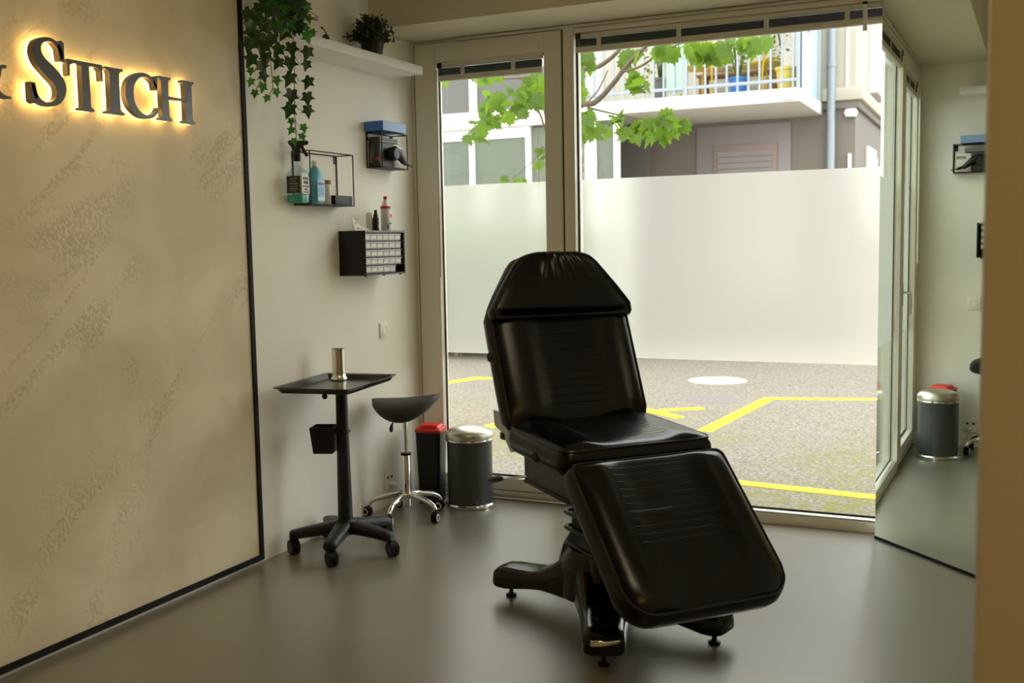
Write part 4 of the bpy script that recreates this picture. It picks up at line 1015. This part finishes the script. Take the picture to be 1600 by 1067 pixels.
# upper left parapet
ux1 = atY(900, 130, YB).x
for a, b in ((XL, atY(735, 130, YB).x), (atY(744, 130, YB).x, ux1)): gb('parapet_panel', (a, YB+.02, BZ1), (b, YB+.06, BZ1+.52), 'darkpanel')
for px_ in (739, 905, 560): x = atY(px_, 130, YB).x; gb('white_post', (x-.05, YB-.03, BZ1), (x+.05, YB+.08, 6.0), 'white', .004)
x = atY(919, 130, YB).x; gb('white_post', (x-.09, YB+.1, BZ1), (x+.09, YB+.3, 6.0), 'white', .004)
def lounge(label, pxc, m):
    x = atY(pxc, 125, YB+.6).x; t = thing('garden_armchair', label, 'chair', (x, YB+.6, BZ1))
    box('seat', (-.25, -.25, .36), (.25, .25, .46), m, t, .02); box('backrest', (-.25, .20, .46), (.25, .28, .95), m, t, .02)
    for sx in (-.22, .22):
        for sy in (-.22, .22): box('leg', (sx-.02, sy-.02, 0), (sx+.02, sy+.02, .36), m, t)
lounge('pale green upholstered garden seat behind the grey parapet', 712, 'palegreen'); lounge('pale green garden seat right of the white parapet post', 762, 'palegreen')
x = atY(695, 135, YB+.3).x
tb = thing('wooden_side_table', 'small orange wooden table behind the grey parapet', 'table', (x, YB+.28, BZ1))
box('tabletop', (-.25, -.12, .62), (.12, .12, .70), 'wood', tb, .004)
for sx in (-.22, .08): box('leg', (sx-.03, -.08, 0), (sx+.03, .08, .62), 'wood', tb)

for k, (x, h) in enumerate(((-5.6, 1.75), (-4.9, 1.95), (-4.2, 1.8), (-3.5, 2.0), (-2.8, 1.85), (-2.1, 1.9))):
    t = thing('yard_shrub', 'leafy green shrub before the glazed wing, %s from the mauve wall' % ('sixth', 'fifth', 'fourth', 'third', 'second', 'first')[k], 'shrub', (x, 12.45, GZ), group='shrubs before the glazed wing')
    bm = bmesh.new()
    for i in range(9):
        a = random.uniform(0, 2*PI); e = Vector((math.cos(a)*.35, math.sin(a)*.28, h*random.uniform(.6, .9))); tube_(bm, [Vector((e.x*.1, e.y*.1, 0)), e*.55, e], [.02, .013, .006], 5)
    fin('stems', bm, 'bark', t); shrubby(t, .46, h-.35, 700, .2, 'balcony_leaf', .13)

# ------------------------------------------------------------------ maple tree in the yard
TY = 7.6
tx = atY(873, 300, TY).x
mp = thing('maple_tree', 'young maple tree outside, branches with green lobed leaves', 'tree', (tx, TY, GZ)); MO = Vector((tx, TY, GZ))
tube('trunk', catmull([(0, 0, 0), (.01, 0, 1.2), (-.02, .02, 2.3), (.0, .0, 3.4), (.05, .1, 4.6)], 4), [.075-.0025*i for i in range(17)], 'bark', mp, 12)
def br(pix, r0, r1, Y=TY, start=None):
    P = [atY(x, y, Y+dy)-MO for x, y, dy in pix]
    if start: P = [Vector(start)]+P
    C_ = catmull(P, 5); n = len(C_); tube('branch', C_, [lerp(r0, r1, i/(n-1)) for i in range(n)], 'bark', mp, 8)
br([(900, 175, 0), (930, 160, -.05), (957, 132, -.1), (983, 98, -.1), (1012, 70, -.1), (1045, 45, -.1)], .026, .012, start=(.0, 0, 1.95))
br([(968, 113, -.1), (1000, 104, -.15), (1040, 78, -.2), (1080, 62, -.2)], .010, .006)
br([(900, 118, .1), (935, 104, .1), (962, 84, .1), (985, 55, .1)], .024, .012, start=(.0, 0, 2.3))
br([(918, 168, 0), (960, 178, -.1), (1010, 187, -.2), (1040, 195, -.25)], .008, .004)
br([(848, 150, 0), (838, 120, 0), (826, 98, 0), (818, 60, 0)], .022, .012, start=(.0, 0, 2.0))
br([(838, 165, 0), (800, 172, -.1), (770, 185, -.15), (735, 212, -.2)], .009, .004, start=(0, 0, 1.95))
br([(840, 120, 0), (800, 122, 0), (770, 122, .05)], .012, .006)
br([(852, 235, 0), (835, 250, -.1), (800, 280, -.1)], .006, .003, start=(0, 0, 1.6))
br([(920, 158, .05), (935, 140, .05), (950, 110, .05)], .006, .004)
MAP = [(0, -.45), (.10, -.36), (.30, -.44), (.28, -.28), (.52, -.20), (.42, -.08), (.58, .10), (.40, .10), (.34, .20), (.18, .14), (.24, .34), (.14, .36), (.10, .48), (0, .66), (-.10, .48), (-.14, .36), (-.24, .34), (-.18, .14), (-.34, .20), (-.40, .10), (-.58, .10), (-.42, -.08), (-.52, -.20), (-.28, -.28), (-.30, -.44), (-.10, -.36)]
mme = leafmesh('maple_leaf', MAP, 'maple', .15, .3)
CL_ = [(790, 165, 40, 26, 26, 1), (835, 140, 18, 25, 18, 1), (762, 195, 25, 16, 12, 1), (740, 213, 14, 5, 4, 1), (702, 121, 14, 5, 4, 1), (758, 120, 22, 6, 7, 1), (840, 252, 12, 16, 7, .6), (800, 284, 26, 6, 8, .6),
       (912, 100, 14, 16, 10, 1), (909, 135, 8, 18, 6, 1), (918, 195, 17, 20, 13, 1), (940, 207, 10, 8, 4, 1), (966, 188, 12, 12, 6, 1), (1012, 207, 42, 16, 24, 1), (1048, 195, 24, 14, 12, 1), (998, 128, 13, 16, 9, 1), (985, 92, 18, 8, 5, 1),
       (1045, 80, 18, 8, 10, 1), (1088, 84, 18, 11, 11, 1), (1112, 86, 22, 9, 10, 1), (1145, 72, 25, 10, 9, 1), (1182, 70, 18, 10, 8, 1), (870, 60, 60, 30, 16, 1), (1000, 40, 60, 20, 14, 1)]
for cx, cy, rx, ry, n, s in CL_:
    for k in range(int(n*1.2)):
        a = random.uniform(0, 2*PI); q = math.sqrt(random.random())
        P = atY(cx+rx*q*math.cos(a), cy+ry*q*math.sin(a), TY+random.uniform(-.45, .25))
        put_leaf(mp, mme, P, random.uniform(.10, .145)*s, tocam=.55, org=MO, spread=.75, roll=random.uniform(-1.2, 1.2))
